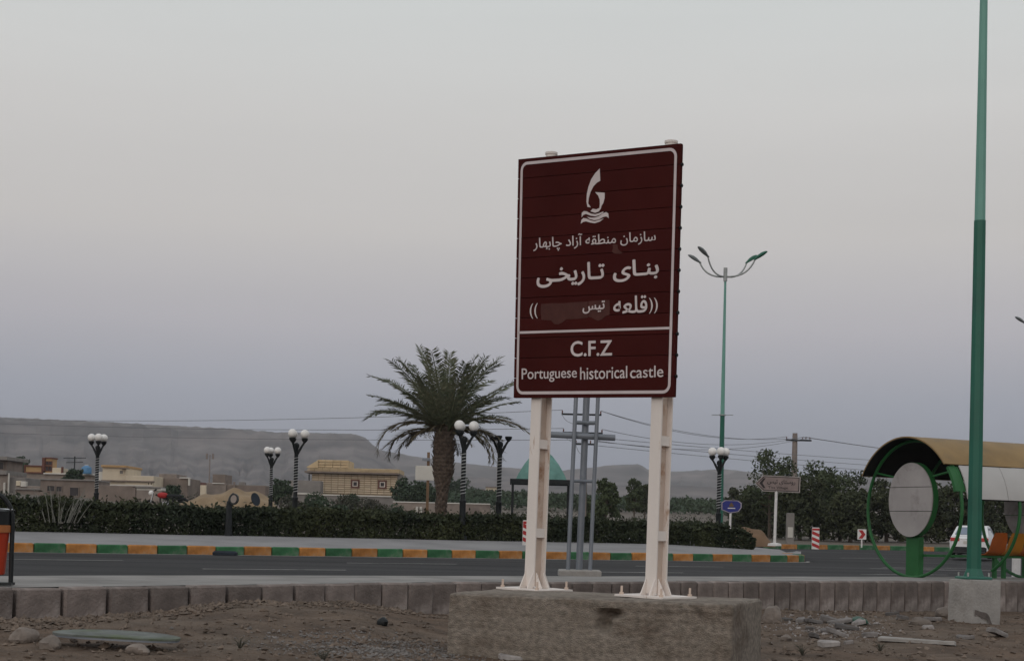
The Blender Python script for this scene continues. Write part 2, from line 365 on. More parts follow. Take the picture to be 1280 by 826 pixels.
for t in [41, 43, 46, 50, 55, 60, 66, 72, 80, 90, 100, 112, 125, 140, 160, 180, 205, 235, 270, 320, 380, 460, 560, 700, 900, 1200, 1600, 2200, 3000, 4500]:
    row = []
    for x in list(range(-3000, -600, 300)) + list(range(-600, -150, 50)) + list(range(-150, 240, 6)) + list(range(240, 700, 50)) + list(range(700, 3100, 300)):
        xx = x * (1 + max(0, t - 300) / 1500)
        y = 49.8 + t / .865 + .58 * max(-160, min(160, xx)); row.append((xx, y, min(plain_z(xx, y) if t < 700 else plain_z(max(-160, min(160, xx)), 49.8 + .58 * max(-160, min(160, xx)) + 700 / .865) , 26)))
    rows.append(row)
sheet('ground', rows, 'plain')
b = MB(); b.add([(-9000, -3000, -1.4), (9000, -3000, -1.4), (9000, 9000, -1.4), (-9000, 9000, -1.4)], [(0, 1, 2, 3)]); b.build('terrain', 'plain', kind='structure')
# the planted island across the road
UX, NX = Vector((.865, .502, 0)), Vector((-.502, .865, 0))
KO = Vector((0, 49.8, 0))
front = [KO + UX * a for a in [-150, -100, -70, -50] + list(np.arange(-40, 10.5, 1.0))] + [KO + UX * 10.9]
cc = KO + UX * 10.9 + NX * 3.2
for q in range(8, 82, 8): front.append(cc + UX * (3.2 * math.sin(R_(q))) - NX * (3.2 * math.cos(R_(q))))
tip = cc + UX * 3.2; front.append(tip)
back = [Vector((-160, 20, 0)), Vector((-80, 50, 0)), Vector((-30, 84, 0)), Vector((-6, 96, 0)), Vector((6, 96, 0)), Vector((10.6, 78, 0)), Vector((12.6, 66, 0)), tip]
def resample(pts, n):
    L = [0]
    for a, c in zip(pts, pts[1:]): L.append(L[-1] + (c - a).length)
    res = []; j = 0
    for i in range(n):
        d = L[-1] * i / (n - 1)
        while j < len(L) - 2 and L[j + 1] < d: j += 1
        res.append(pts[j].lerp(pts[j + 1], (d - L[j]) / max(1e-6, L[j + 1] - L[j])))
    return res
fa = front
bk = []
bl = resample(back, 400)
for i, p in enumerate(fa):                    # match each front point to a back point by its column of view
    if i == len(fa) - 1: bk.append(tip); continue
    u = p.x / p.y
    best = min(bl, key=lambda q: abs(q.x / max(q.y, 1) - u) if p.y > 10 else abs(q.x - p.x)); bk.append(best)
rows = []
for fr in [0, .015, .03, .06, .09, .12, .16, .2, .25, .32, .4, .5, .6, .7, .8, .9, 1]:
    row = []
    for p, q in zip(fa, bk):
        v = p.lerp(q, fr); row.append((v.x, v.y, isl_z(v.x, v.y) - .005))
    rows.append(row)
sheet('traffic_island', rows, 'farpave')
rows = []
for fr in [0, .2, .5, 1]:
    row = []
    for p, q in list(zip(fa, bk))[:44]:
        p2 = p + (q - p).normalized() * 6.4
        v = p2.lerp(q, fr); row.append((v.x, v.y, isl_z(v.x, v.y) + .015))
    rows.append(row)
sheet('planting_soil', rows, 'soil')
# painted kerb stones, green and orange by turns
def kerb_run(pts, parent, L, top, names=('kgreen', 'korange')):
    dl = [0]
    for a, c in zip(pts, pts[1:]): dl.append(dl[-1] + (c - a).length)
    def at(d):
        for j in range(len(dl) - 1):
            if d <= dl[j + 1]: return pts[j].lerp(pts[j + 1], (d - dl[j]) / (dl[j + 1] - dl[j]))
        return pts[-1]
    d = 0; i = 0; meshes = {}
    while d < dl[-1] - .1:
        a, c = at(d), at(min(dl[-1], d + L)); v = c - a; m = (a + c) / 2
        ln = round(v.length, 2); key = (names[i % 2], ln, rnd.randrange(3))
        if key not in meshes:
            q = MB().bevbox((0, 0, 0), (ln - .02, .17, .5), .025); q.v = [(x + rnd.uniform(-.008, .008), y + rnd.uniform(-.008, .008), z + rnd.uniform(-.008, .008)) for x, y, z in q.v]; meshes[key] = q.build('kerb_stone', key[0], parent, kind=None)
            o = meshes[key]
        else:
            o = meshes[key].copy(); COL.objects.link(o)
        o.location = (m.x, m.y, top(m.x, m.y) - .25 + rnd.uniform(-.008, .008)); o.rotation_euler = (0, 0, math.atan2(v.y, v.x) + rnd.uniform(-.006, .006))
        d += L; i += 1
kroot = bpy.data.objects.new('kerb', None); COL.objects.link(kroot); kroot['kind'] = 'structure'; kroot['label'] = 'painted kerb of green and orange stones along the far pavement'
kp = [p - NX * .09 for p in front[20:]]
kerb_run(kp, kroot, .87, lambda x, y: isl_z(x, y) + .012)
kroot2 = bpy.data.objects.new('side_road_kerb', None); COL.objects.link(kroot2); kroot2['kind'] = 'structure'; kroot2['label'] = 'faded green and orange kerb along the far side road'
k2 = [G(955, 84, 0), G(1030, 88, 0), G(1110, 92, 0), G(1330, 95, 0)]
for p in k2: p.z = 0
kerb_run(k2, kroot2, 1.5, lambda x, y: road_z(x, y) + .26)
#                                            verge behind that kerb
far = [p + Vector((0, 60, 0)) for p in k2]
rows = []
for fr in (0, .05, .2, .5, 1):
    rows.append([(p.x + (q.x - p.x) * fr, p.y + (q.y - p.y) * fr, road_z(*(p.lerp(q, fr)).xy) + .24 + fr * .3) for p, q in zip(k2, far)])
sheet('verge', rows, 'soil')
# road markings
b = MB()
ed = [p - NX * .34 for p in front[4:-4]]; ed2 = [p - NX * .50 for p in front[4:-4]]
b.strip([(p.x, p.y, road_z(p.x, p.y) + .004) for p in ed2], [(p.x, p.y, road_z(p.x, p.y) + .004) for p in ed])
b.build('edge_line', 'roadpaint', kind='structure')
for off, ph in ((7.2, 0), (13.0, 3.2)):
    for k in range(-3, 6):
        a0 = k * 9 + ph
        p0, p1 = KO + UX * a0 - NX * off, KO + UX * (a0 + 3.2) - NX * off
        q = MB().strip([(p.x, p.y, road_z(p.x, p.y) + .004) for p in (p0, p1)], [(p.x + NX.x * .13, p.y + NX.y * .13, road_z(p.x, p.y) + .004) for p in (p0, p1)])
        q.build('lane_marking', 'roadpaint', kind='structure')
arc = [tip + UX * .25 - NX * .6, tip + UX * .9 + NX * .3, tip + UX * .9 + NX * 2.2, tip + UX * .1 + NX * 4.0]
arc2 = [p + UX * .25 for p in arc]
b = MB().strip([(p.x, p.y, road_z(p.x, p.y) + .004) for p in arc2], [(p.x, p.y, road_z(p.x, p.y) + .004) for p in arc]); b.build('nose_line', 'roadpaint', kind='structure')
for px, dd, ln in ((1052, 66, 3), (1105, 50, 4.5), (1160, 48, 4)):
    p = G(px, dd, 0); q = p + Vector((.80, .6, 0)) * ln; n_ = Vector((-.6, .8, 0)) * .15
    b = MB().strip([(p.x, p.y, road_z(p.x, p.y) + .004), (q.x, q.y, road_z(q.x, q.y) + .004)], [(p.x + n_.x, p.y + n_.y, road_z(p.x, p.y) + .004), (q.x + n_.x, q.y + n_.y, road_z(q.x, q.y) + .004)])
    b.build('lane_marking', 'roadpaint', kind='structure')
rows = [[], [], []]
for p in front[4:-6]:
    w_ = .35 + .5 * abs(noise.noise((p.x * .35, p.y * .35, 2)))
    for r0, o_, dz in zip(rows, (-.20 - w_, -.52, -.19), (-.03, .012, .03)):
        v = p + NX * o_; r0.append((v.x, v.y, road_z(v.x, v.y) + dz * (1 if o_ > -.6 else 1)))
b = MB(); b.strip([(x, y, road_z(x, y) + .002) for x, y, z in rows[0]], [(x, y, road_z(x, y) + .003) for x, y, z in rows[1]]); o = b.build('road_dust', 'roaddust', kind='stuff'); o['label'] = 'dust blown along the edge of the road by the painted kerb'; o['category'] = 'dust'
# ------------------------------------------------------------------ hills
def ridge(name, prof, dist, depth_m, seed, rough, mat='hill'):
    px0, px1 = prof[0][0], prof[-1][0]
    n = 200; rows = []
    for j in range(26):
        f = j / 25; row = []
        for i in range(n):
            px = px0 + (px1 - px0) * i / (n - 1)
            hy = lin(prof, px)
            top = W(px, hy, dist); bx, by = top.x, top.y
            zt = top.z
            x, y = bx * (1 - f * depth_m / dist), by - f * depth_m
            prf = (1 - f) ** 1.35 if f > .12 else 1 - f * .55 * (1 + .3 * math.sin(i * .9))
            prf = max(0, min(1, prf))
            g = abs(noise.noise((px * .028, f * 1.6, seed))) + .5 * abs(noise.noise((px * .08, f * 4, seed + 3)))
            z = 8 + (zt - 8) * prf - g * rough * math.sin(math.pi * min(1, f * 1.05)) * (zt - 8)
            if f < .01: z = zt + noise.noise((px * .12, 0, seed)) * zt * .012
            if f > .97: z = -5
            row.append((x, y, z))
        rows.append(row)
    row = [(x * 1.05, y + 600, -5) for x, y, z in rows[0]]
    rows.insert(0, row)
    rows.reverse()
    return sheet(name, rows, mat, smooth=35)
ridge('mesa_hill', [(-330, 512), (-120, 514), (0, 521), (60, 524), (130, 527), (200, 531), (280, 535), (345, 540), (400, 541), (440, 542), (456, 546), (466, 556), (480, 566), (500, 590), (530, 612)], 2600, 1300, 1.0, .22)
ridge('far_hills', [(380, 566), (430, 562), (470, 561), (500, 567), (530, 572), (580, 579), (620, 583), (660, 586), (700, 588), (740, 584), (765, 581), (800, 580), (812, 588), (850, 589), (885, 587), (905, 586), (940, 590), (1000, 596), (1050, 600), (1075, 598), (1085, 590), (1100, 587), (1130, 596), (1180, 594), (1240, 600), (1400, 596), (1600, 590)], 3200, 1400, 7.0, .3)
ridge('low_foothills', [(380, 612), (460, 600), (540, 592), (600, 596), (680, 602), (760, 606), (850, 606), (930, 612), (1040, 610), (1140, 606), (1300, 612), (1500, 606)], 2100, 900, 12.0, .25)
# ------------------------------------------------------------------ low wall of kerb stones along the near pavement
def poly_at(tab, d):
    for a, c in zip(tab, tab[1:]):
        a, c = Vector((*a, 0)), Vector((*c, 0)); L = (c - a).length
        if d <= L: return a + (c - a) * (d / L), math.atan2(c.y - a.y, c.x - a.x)
        d -= L
    return c, 0
wall = thing('stone_wall', 'low wall of upright grey kerb stones holding up the near pavement', 'wall', (-5.23, 16.55, 0))
d, i = 3.2, 0; st = []
variants = {}
while d < 42:
    L = .57 if d < 12 else .57 - .21 * min(1, (d - 12) / 10)
    p, ang = poly_at(NE, d + L / 2); key = (round(L, 2), rnd.randrange(4))
    if key not in variants:
        q = MB().bevbox((0, 0, 0), (key[0] - (.042 if key[0] > .5 else .02), .2, .80), .022)
        q.v = [(x + rnd.uniform(-.006, .006), y + rnd.uniform(-.008, .008), z) for x, y, z in q.v]
        o = q.build('kerb_stone', 'stone', wall); variants[key] = o
    else:
        o = variants[key].copy(); COL.objects.link(o)
    o.location = (p.x + 5.23 + .1 * math.sin(ang), p.y - 16.55 - .1 * math.cos(ang) + .1 + rnd.uniform(-.012, .012), -.395 + rnd.uniform(-.010, .004))
    o.rotation_euler = (rnd.uniform(-.015, .03), rnd.uniform(-.012, .012), ang + rnd.uniform(-.012, .012))
    d += L
jb = MB()                                     # mortar behind the open joints
jb.strip([(x + 5.23, y - 16.55 + .06, -.015) for x, y in NE], [(x + 5.23, y - 16.55 + .06, -.85) for x, y in NE])
jb.build('mortar_bed', 'brown', wall)
# ------------------------------------------------------------------ the brown information board
base_z = .105
PL_, PR_ = D(668, 737, base_z), D(819.5, 746, base_z)       # feet of the two posts; the board hangs 14 cm in front of them
_n = Vector((PR_ - PL_).yx.to_3d()); _n = Vector((_n.x, -_n.y, 0)).normalized()
_o = PL_ + _n * .142
def _hit(px, py):
    r = C3 @ Vector(((px - 640) / F, -(py - PPY) / F, -1)); return C0 + r * ((_o - C0).dot(_n) / r.dot(_n))
TL, TR, BR_, BL_ = _hit(648, 199), _hit(851, 179), _hit(842, 496.5), _hit(642, 497.5)
yaw = math.atan2((TR - TL).y, (TR - TL).x)
AX = Vector((math.cos(yaw), math.sin(yaw), 0)); AN = Vector((AX.y, -AX.x, 0))        # along the board, towards the reader
sign = thing('information_sign', 'tall brown information board on two white steel posts reading C.F.Z Portuguese historical castle', 'sign', (D(745, 741, base_z)))
SO = sign.location
def L_(p): return Vector(p) - SO
def bl(u, v):                                  # point of the board at u across, v down
    return TL.lerp(TR, u).lerp(BL_.lerp(BR_, u), v)
plane_n = (TR - TL).cross(BL_ - TL).normalized()
if plane_n.dot(AN) < 0: plane_n = -plane_n
def on_board(px, py, off=0.0):
    r = C3 @ Vector(((px - 640) / F, -(py - PPY) / F, -1))
    return C0 + r * ((TL - C0).dot(plane_n) / r.dot(plane_n)) + plane_n * off
NP = 12
for k in range(NP):                            # horizontal panels with open joints
    v0, v1 = k / NP + .0012, (k + 1) / NP - .0012
    c = [L_(bl(0, v0)), L_(bl(1, v0)), L_(bl(1, v1)), L_(bl(0, v1))]
    q = MB(); nn = plane_n
    q.add(c + [p - nn * .035 for p in c], [(3, 2, 1, 0), (4, 5, 6, 7), (0, 1, 5, 4), (1, 2, 6, 5), (2, 3, 7, 6), (3, 0, 4, 7)])
    q.build('panel', 'maroon', sign)
for k in range(1, NP):                         # bolts that stick out along the right edge
    q = MB(); p = L_(bl(1, k / NP)) - plane_n * .02
    q.tube([p - AX * .01, p + AX * .022], .012, 6)
    q.tube([p + AX * .010, p + AX * .016], .02, 6); q.build('bolt', 'black', sign)
def bd_poly(name, poly, off, mat):
    q = MB(); q.prism(poly, lambda x, y, t: L_(on_board(x, y, t)), off - .002, off); return q.build(name, mat, sign)
# white border with rounded corners, and the dividing rule
def border_pts(ins):
    res = []
    W_, H_ = (TR - TL).length, (BL_ - TL).length
    rr = max(.02, .085 - (ins - .05))
    for (cu, cv, a0) in ((0, 0, 180), (1, 0, 270), (1, 1, 0), (0, 1, 90)):
        for q_ in range(0, 91, 15):
            a = R_(a0 + q_)
            x = (ins + rr) if cu == 0 else (W_ - ins - rr); y = (ins + rr) if cv == 0 else (H_ - ins - rr)
            res.append(L_(bl((x + rr * math.cos(a)) / W_, (y + rr * math.sin(a)) / H_) + plane_n * .004))
    return res
o1, o2 = border_pts(.040), border_pts(.072)
q = MB(); c = [L_(bl(u, v)) - plane_n * .04 for u, v in ((.004, .003), (.996, .003), (.996, .997), (.004, .997))]; q.add(c + [p - plane_n * .012 for p in c], [(3, 2, 1, 0), (4, 5, 6, 7), (0, 1, 5, 4), (1, 2, 6, 5), (2, 3, 7, 6), (3, 0, 4, 7)]); q.build('backing', 'maroon', sign)
q = MB(); n_ = len(o1); q.add(o1 + o2, [(i, (i + 1) % n_, n_ + (i + 1) % n_, n_ + i) for i in range(n_)]); q.build('border', 'border', sign)
q = MB(); a_, c_ = L_(on_board(648, 414.2, .004)), L_(on_board(839, 408.4, .004)); a2, c2 = L_(on_board(648, 417.2, .004)), L_(on_board(839, 411.4, .004))
q.add([a_, c_, c2, a2], [(0, 1, 2, 3)]); q.build('dividing_line', 'border', sign)
# lettering
ARB = {}
for ch, f in zip('ابتخدرزسطعقلمنه', (0xFE8D, 0xFE8F, 0xFE95, 0xFEA5, 0xFEA9, 0xFEAD, 0xFEAF, 0xFEB1, 0xFEC1, 0xFEC9, 0xFED5, 0xFEDD, 0xFEE1, 0xFEE5, 0xFEE9)):
    ARB[ch] = [f, f + 1] + ([] if ch in 'ادرز' else [f + 2, f + 3])
ARB['آ'] = [0xFE81, 0xFE82]; ARB['و'] = [0xFEED, 0xFEEE]; ARB['ی'] = [0xFBFC, 0xFBFD, 0xFBFE, 0xFBFF]; ARB['چ'] = [0xFB7A, 0xFB7B, 0xFB7C, 0xFB7D]
ARB['ـ'] = [0x640] * 4
def shape(s):
    r = []
    for i, ch in enumerate(s):
        if ch not in ARB: r.append(ch); continue
        pj = i > 0 and s[i - 1] in ARB and len(ARB[s[i - 1]]) == 4
        nj = i + 1 < len(s) and s[i + 1] in ARB and len(ARB[ch]) == 4
        r.append(chr(ARB[ch][(3 if nj else 1) if pj else (2 if nj else 0)]))
    return ''.join(reversed(r))
def text_mesh(s, bold=0.0):
    c = bpy.data.curves.new('lettering', 'FONT'); c.body = s; c.offset = bold; c.resolution_u = 4
    o = bpy.data.objects.new('lettering', c); COL.objects.link(o)
    dg = bpy.context.evaluated_depsgraph_get(); dg.update()
    me = bpy.data.meshes.new_from_object(o.evaluated_get(dg)); bpy.data.objects.remove(o); bpy.data.curves.remove(c)
    V = np.array([tuple(v.co) for v in me.vertices]); Fc = [tuple(p.vertices) for p in me.polygons]
    par = list(range(len(V)))                 # one island per letter: step each a hair apart so that joins never coincide
    def find(a):
        while par[a] != a: par[a] = par[par[a]]; a = par[a]
        return a
    for f in Fc:
        for a in f[1:]: par[find(a)] = find(f[0])
    ids = {}; lay = np.array([ids.setdefault(find(i), len(ids)) % 5 for i in range(len(V))])
    bpy.data.meshes.remove(me); return V, Fc, lay
def lettering(s, box, fn, mat, parent, bold=.012, eps=.00007):
    """box = the four photo corners of the inked text (top left, top right, bottom right, bottom left)"""
    V0, F0, l0 = text_mesh(s)
    V, Fc, lay = V0, list(F0), l0
    if bold > 0:                              # heavier strokes: the same outlines once more, a hair aside, each on its own level
        for k, (dx, dy) in enumerate(((bold, 0), (-bold, 0), (0, bold), (0, -bold), (bold * .7, bold * .7), (-bold * .7, -bold * .7))):
            o_ = len(V); V = np.concatenate([V, V0 + np.array((dx, dy, 0))]); lay = np.concatenate([lay, l0 + 5 * (k + 1)]); Fc += [tuple(i + o_ for i in f) for f in F0]
    x0, y0 = V[:, 0].min(), V[:, 1].min(); w_, h_ = V[:, 0].max() - x0, V[:, 1].max() - y0
    a, b_, c, d_ = [Vector((*p, 0)) for p in box]
    q = MB()
    for v, l in zip(V, lay):
        u, t = (v[0] - x0) / w_, (v[1] - y0) / h_
        p = d_.lerp(c, u).lerp(a.lerp(b_, u), t); q.v.append(tuple(fn(p.x, p.y, .004 + l * eps)))
    q.f = Fc; return q.build('lettering', mat, parent)
fb = lambda x, y, t: L_(on_board(x, y, t))
lettering(shape('سازمان منطقه آزاد چابهار'), [(667, 295.5), (820, 286.5), (820, 306), (667, 315.5)], fb, 'letter', sign, .008)
lettering(shape('بنـای'), [(766.5, 326.5), (824, 322), (824, 349), (766.5, 353.5)], fb, 'letter', sign, .022)
lettering(shape('تـاریخـی'), [(671, 331), (756, 326.5), (756, 355), (671, 360.5)], fb, 'letter', sign, .022)
lettering(shape('قلعه'), [(767, 371), (809.5, 368.5), (809.5, 390.5), (767, 392.5)], fb, 'letter', sign, .014)
lettering(shape('تیس'), [(728.5, 378), (756.5, 375.5), (756.5, 390), (728.5, 392.5)], fb, 'letter', sign, .02)
lettering('))', [(811.5, 372.5), (822.5, 372), (822.5, 391.5), (811.5, 392)], fb, 'letter', sign, -.005)
lettering('((', [(662.5, 379.5), (672.5, 379), (672.5, 398), (662.5, 398.5)], fb, 'letter', sign, -.005)
lettering('C.F.Z', [(713.5, 426.5), (765.5, 424.8), (765.5, 444.5), (713.5, 446)], fb, 'letter', sign, .018)
lettering('Portuguese', [(652.5, 460.5), (721.5, 458.8), (721.5, 476.0), (652.5, 478.5)], fb, 'letter', sign, .006)
lettering('historical', [(725.5, 459), (784.5, 457.2), (784.5, 472.5), (725.5, 474.6)], fb, 'letter', sign, .006)
lettering('castle', [(788, 458.2), (829.5, 456.4), (829.5, 471.2), (788, 472.8)], fb, 'letter', sign, .006)
# emblem: a sail-shaped letter over waves
k_ = 9.178
def em(*pts): return [(700 + x / k_, 200 + y / k_) for x, y in pts]
for poly in (em((458, 100), (464, 240), (425, 262), (385, 305), (352, 370), (332, 440), (325, 500), (355, 545), (318, 540), (306, 480), (310, 395), (330, 305), (360, 225), (405, 155)),
             em((405, 370), (515, 378), (514, 440), (500, 492), (478, 530), (470, 560), (448, 592), (405, 608), (352, 590), (378, 560), (420, 568), (455, 552), (460, 505), (458, 455), (440, 410)),
             em((250, 660), (252, 610), (275, 588), (305, 590), (355, 615), (405, 625), (450, 612), (500, 592), (500, 606), (452, 634), (405, 648), (352, 640), (300, 620), (270, 632)),
             em((310, 653), (360, 662), (400, 662), (445, 648), (500, 612), (530, 598), (556, 615), (562, 670), (532, 648), (500, 655), (445, 685), (395, 692), (345, 680)),
             em((240, 732), (248, 690), (270, 668), (305, 672), (355, 695), (400, 704), (448, 692), (505, 672), (460, 708), (400, 727), (352, 720), (300, 705), (268, 712))):
    bd_poly('emblem', poly, .004, 'letter')
bd_poly('paint_patch', [(676.5, 380), (690, 379), (704, 379), (720, 377.6), (735, 377), (734.6, 388), (735, 397), (722, 398.6), (708, 399), (703, 403), (698, 405.5), (693, 405), (689, 400.5), (682, 400), (677, 399.6), (676, 390)], .0028, 'patch')
bd_poly('paint_patch', [(735.6, 376.5), (750, 375.5), (762, 375), (762.6, 384), (762, 393.5), (757, 395), (753, 399), (748, 401), (743, 399), (739, 396.6), (735.6, 396)], .0028, 'patch')
bd_poly('paint_patch', [(766, 306), (769, 305.4), (772, 306), (772.6, 311), (775, 314), (779, 316), (775, 317.6), (768, 317), (765, 314.5), (766.5, 310)], .0028, 'patch')
# posts: I section with flush batten plates, flared foot, base plate and bolts
def sign_post(pxb, pyb, pxt, pyt):
    B = L_(D(pxb, pyb, base_z)); T = L_(on_board(pxt, pyt, -.142)) 
    up = (T - B).normalized(); H = (T - B).length
    n = AN - up * AN.dot(up); n.normalize(); r = up.cross(n) * -1
    if r.dot(AX) < 0: r = -r
    Mx = Matrix((r, -n, up)).transposed()
    off = B
    def bx(q, c, s): return q.box(off + Mx @ Vector(c), s, mat=Mx)
    post = bx(MB(), (0, -.085, H / 2 - .05), (.135, .018, H - .18)).build('post', 'whitesteel', sign)
    bx(MB(), (0, .085, H / 2 - .05), (.135, .018, H - .18)).build('rear_flange', 'whitesteel', post)
    bx(MB(), (0, 0, H / 2 - .05), (.022, .150, H - .186)).build('web', 'shaderuststeel', post)  # shade of the recess is put into the web's colour, along with rust
    for z in (.62, 1.58):
        bx(MB(), (.050, 0, z), (.012, .150, .10)).build('batten', 'whitesteel', post)
        bx(MB(), (-.050, 0, z), (.012, .150, .10)).build('batten', 'whitesteel', post)
    q = MB(); q.tube([off + up * (H - .16), off + up * H], .060, 12); q.tube([off + up * (H - .012), off + up * (H + .012)], .068, 12); q.build('cap', 'whitesteel', post, smooth=40)
    bx(MB(), (0, 0, .010), (.60, .58, .02)).build('base_plate', 'whitesteel', sign)
    for ax_, sg in ((0, -1), (0, 1), (1, -1), (1, 1)):     # gussets
        q = MB()
        for o_ in (-.055, .055):
            def P(a, z, th):
                return off + Mx @ (Vector((sg * a, o_ + th, z)) if ax_ == 0 else Vector((o_ + th, sg * a, z)))
            a0 = .0675 if ax_ == 0 else .094
            q.prism([(a0 + .001, .021), (a0 + .085, .021), (a0 + .085, .035), (a0 + .001, .19)], P, -.006, .006)
        q.build('gusset', 'whitesteel', post)
    for sx in (-1, 1):
        for sy in (-1, 1):
            q = MB(); p = off + Mx @ Vector((sx * .25, sy * .24, .02)); q.tube([p, p + up * .085], .012, 8); q.tube([p, p + up * .022], .024, 6); q.build('anchor_bolt', 'shaderuststeel', post, smooth=40)
sign_post(668, 737, 678.5, 189)
sign_post(819.5, 746, 828.5, 174.5)
# ------------------------------------------------------------------ concrete plinth
FLp, FRp = D(560, 740.5, base_z), D(916, 754.6, base_z)
pax = (FRp - FLp); plen = pax.length; pyaw = math.atan2(pax.y, pax.x)
pl = thing('concrete_plinth', 'rough weathered concrete plinth under the brown information board', 'plinth', (FLp.x, FLp.y, -.9), pyaw)
def rough_block(sx, sy, sz, nx, ny, nz, amp, seed, edge=.05):
    bm = MB(); idx = {}
    def vid(i, j, k):
        if (i, j, k) not in idx:
            x, y, z = sx * i / nx, sy * j / ny, sz * k / nz
            e = sum((i in (0, nx), j in (0, ny), k in (0, nz)))
            n = noise.noise_vector((x * 1.7, y * 1.7, z * 1.7 + seed)) * amp + noise.noise_vector((x * 7, y * 7, z * 7 + seed)) * amp * .45
            cx = Vector((sx / 2, sy / 2, sz / 2)) - Vector((x, y, z))
            if e >= 2:
                pull = edge * (.5 + abs(noise.noise((x * 2.5, y * 2.5, z * 2.5 + seed))) * 1.6)
                n += Vector((math.copysign(pull, cx.x) if i in (0, nx) else 0, math.copysign(pull, cx.y) if j in (0, ny) else 0, math.copysign(pull, cx.z) if k in (0, nz) else 0)) * .6
            idx[(i, j, k)] = len(bm.v); bm.v.append((x + n.x, y + n.y, z + n.z))
        return idx[(i, j, k)]
    for i in range(nx):
        for j in range(ny):
            bm.f.append((vid(i, j, nz), vid(i + 1, j, nz), vid(i + 1, j + 1, nz), vid(i, j + 1, nz)))
    for i in range(nx):
        for k in range(nz):
            bm.f.append((vid(i, 0, k), vid(i + 1, 0, k), vid(i + 1, 0, k + 1), vid(i, 0, k + 1)))
            bm.f.append((vid(i + 1, ny, k), vid(i, ny, k), vid(i, ny, k + 1), vid(i + 1, ny, k + 1)))
    for j in range(ny):
        for k in range(nz):
            bm.f.append((vid(nx, j, k), vid(nx, j + 1, k), vid(nx, j + 1, k + 1), vid(nx, j, k + 1)))
            bm.f.append((vid(0, j + 1, k), vid(0, j, k), vid(0, j, k + 1), vid(0, j + 1, k + 1)))
    return bm
q = rough_block(plen, 1.5, .9 + base_z, 130, 40, 48, .009, 2.0, .022)
for i, (x, y, z) in enumerate(q.v):           # a chipped ledge on the front, as if the shuttering had slipped
    if y < .12:
        for zl in (.30, .48, .66, .80): y += .007 * max(0, 1 - abs(z - zl - .012 * noise.noise((x * 2, zl, 0))) / .022)
        y += .012 * max(0, 1 - abs(x - plen * .30 - .03 * noise.noise((z * 5, 1, 0))) / .03)
        y -= .008 * noise.noise((x * 3.1, z * 5, 4)) if z < .62 else 0
        e = max(0, 1 - math.hypot((x - plen * .585) / .15, (z - .865) / .06)) * .22 + max(0, 1 - math.hypot((x - plen * .565) / .09, (z - .77) / .11)) * .20
        lip = .012 if (x > plen * .5 and z > .91) else 0
        q.v[i] = (x, y + e - lip, z)
q.build('block', 'plinth', pl, smooth=50)
# ------------------------------------------------------------------ tall two-tone street lights
def bez(p0, p1, p2, n=8):
    p0, p1, p2 = map(Vector, (p0, p1, p2)); return [p0 * (1 - t) ** 2 + p1 * 2 * t * (1 - t) + p2 * t * t for t in [i / n for i in range(n + 1)]]
LH, LC = 11.6, 5.6
def street_light(loc, label, group='tall green street lights', rz=0, bracket=False):
    t = thing('street_light', label, 'street light', loc, rz, group)
    q = MB(); q.tube([(0, 0, .03), (0, 0, LC)], [.118, .095], 8); q.tube([(0, 0, .03), (0, 0, .16)], [.17, .118], 8); q.build('pole', 'polegreen', t)
    MB().tube([(0, 0, LC), (0, 0, LH)], [.088, .045], 8).build('upper_pole', 'polelight', t)
    MB().bevbox((0, 0, .02), (.44, .44, .04), .02).build('base_plate', 'polegreen', t)
    for sx in (-1, 1):
        for sy in (-1, 1): MB().tube([(sx * .17, sy * .17, 0), (sx * .17, sy * .17, .10)], .016, 6).build('anchor_bolt', 'dgalv', t)
    if bracket:
        q = MB(); q.lathe([(.14, LC - .03), (.14, LC + .02)], 12); q.tube([(-.45, 0, LC), (.45, 0, LC)], .018, 6); q.build('banner_bracket', 'dgalv', t)
    q = MB(); q.tube([(0, 0, LH - .35), (0, 0, LH + .22)], .085, 10); q.build('collar', 'dgalv', t)
    for az, ln, up, hd in ((180, 1.08, .62, 'headgrey'), (212, .84, .86, 'headgrey'), (0, 1.22, .76, 'headgreen'), (30, .98, .70, 'headgreen')):
        ca, sa = math.cos(R_(az)), math.sin(R_(az))
        pts = bez((0, 0, LH - .15), (ca * ln * .75, sa * ln * .75, LH - .22), (ca * ln, sa * ln, LH + up * .72), 9)
        arm = MB().tube(pts, [.035] * 10, 8).build('arm', 'dgalv', t, smooth=50)
        e = pts[-1]; dv = (pts[-1] - pts[-2]).normalized(); dv = (dv + Vector((ca * .8, sa * .8, -.1))).normalized()
        side = Vector((-sa, ca, 0)); nrm = side.cross(dv) * -1
        if nrm.z < 0: nrm = -nrm
        q = MB(); prof = [(-.04, .045, .04), (.06, .07, .05), (.22, .125, .085), (.40, .14, .09), (.55, .09, .06), (.62, .03, .02)]
        n = 10; vs = []
        for s_, hw, hh in prof:
            for k in range(n):
                a = 2 * math.pi * k / n; vs.append(e + dv * s_ + side * (hw * math.cos(a)) + nrm * (hh * math.sin(a) * (1.25 if math.sin(a) > 0 else .5)))
        fs = [(i * n + k, i * n + (k + 1) % n, (i + 1) * n + (k + 1) % n, (i + 1) * n + k) for i in range(len(prof) - 1) for k in range(n)]
        q.add(vs, fs + [tuple(range(n - 1, -1, -1)), tuple((len(prof) - 1) * n + k for k in range(n))])
        q.build('lamp_head', hd, arm, smooth=50)
    return t
pp = G(1217, 23.7, .16)
sl = street_light(pp, 'thick green street light pole standing on a concrete block right of the bus shelter front', rz=R_(8))
p = ground_at(899.5, 68.5); p.z -= .1
sl2 = street_light(p, 'distant green street light with pale upper pole and curved lamp arms, rising behind the hedge', rz=R_(-12), bracket=True); sl2.scale = (1.07, 1.07, 1.07)
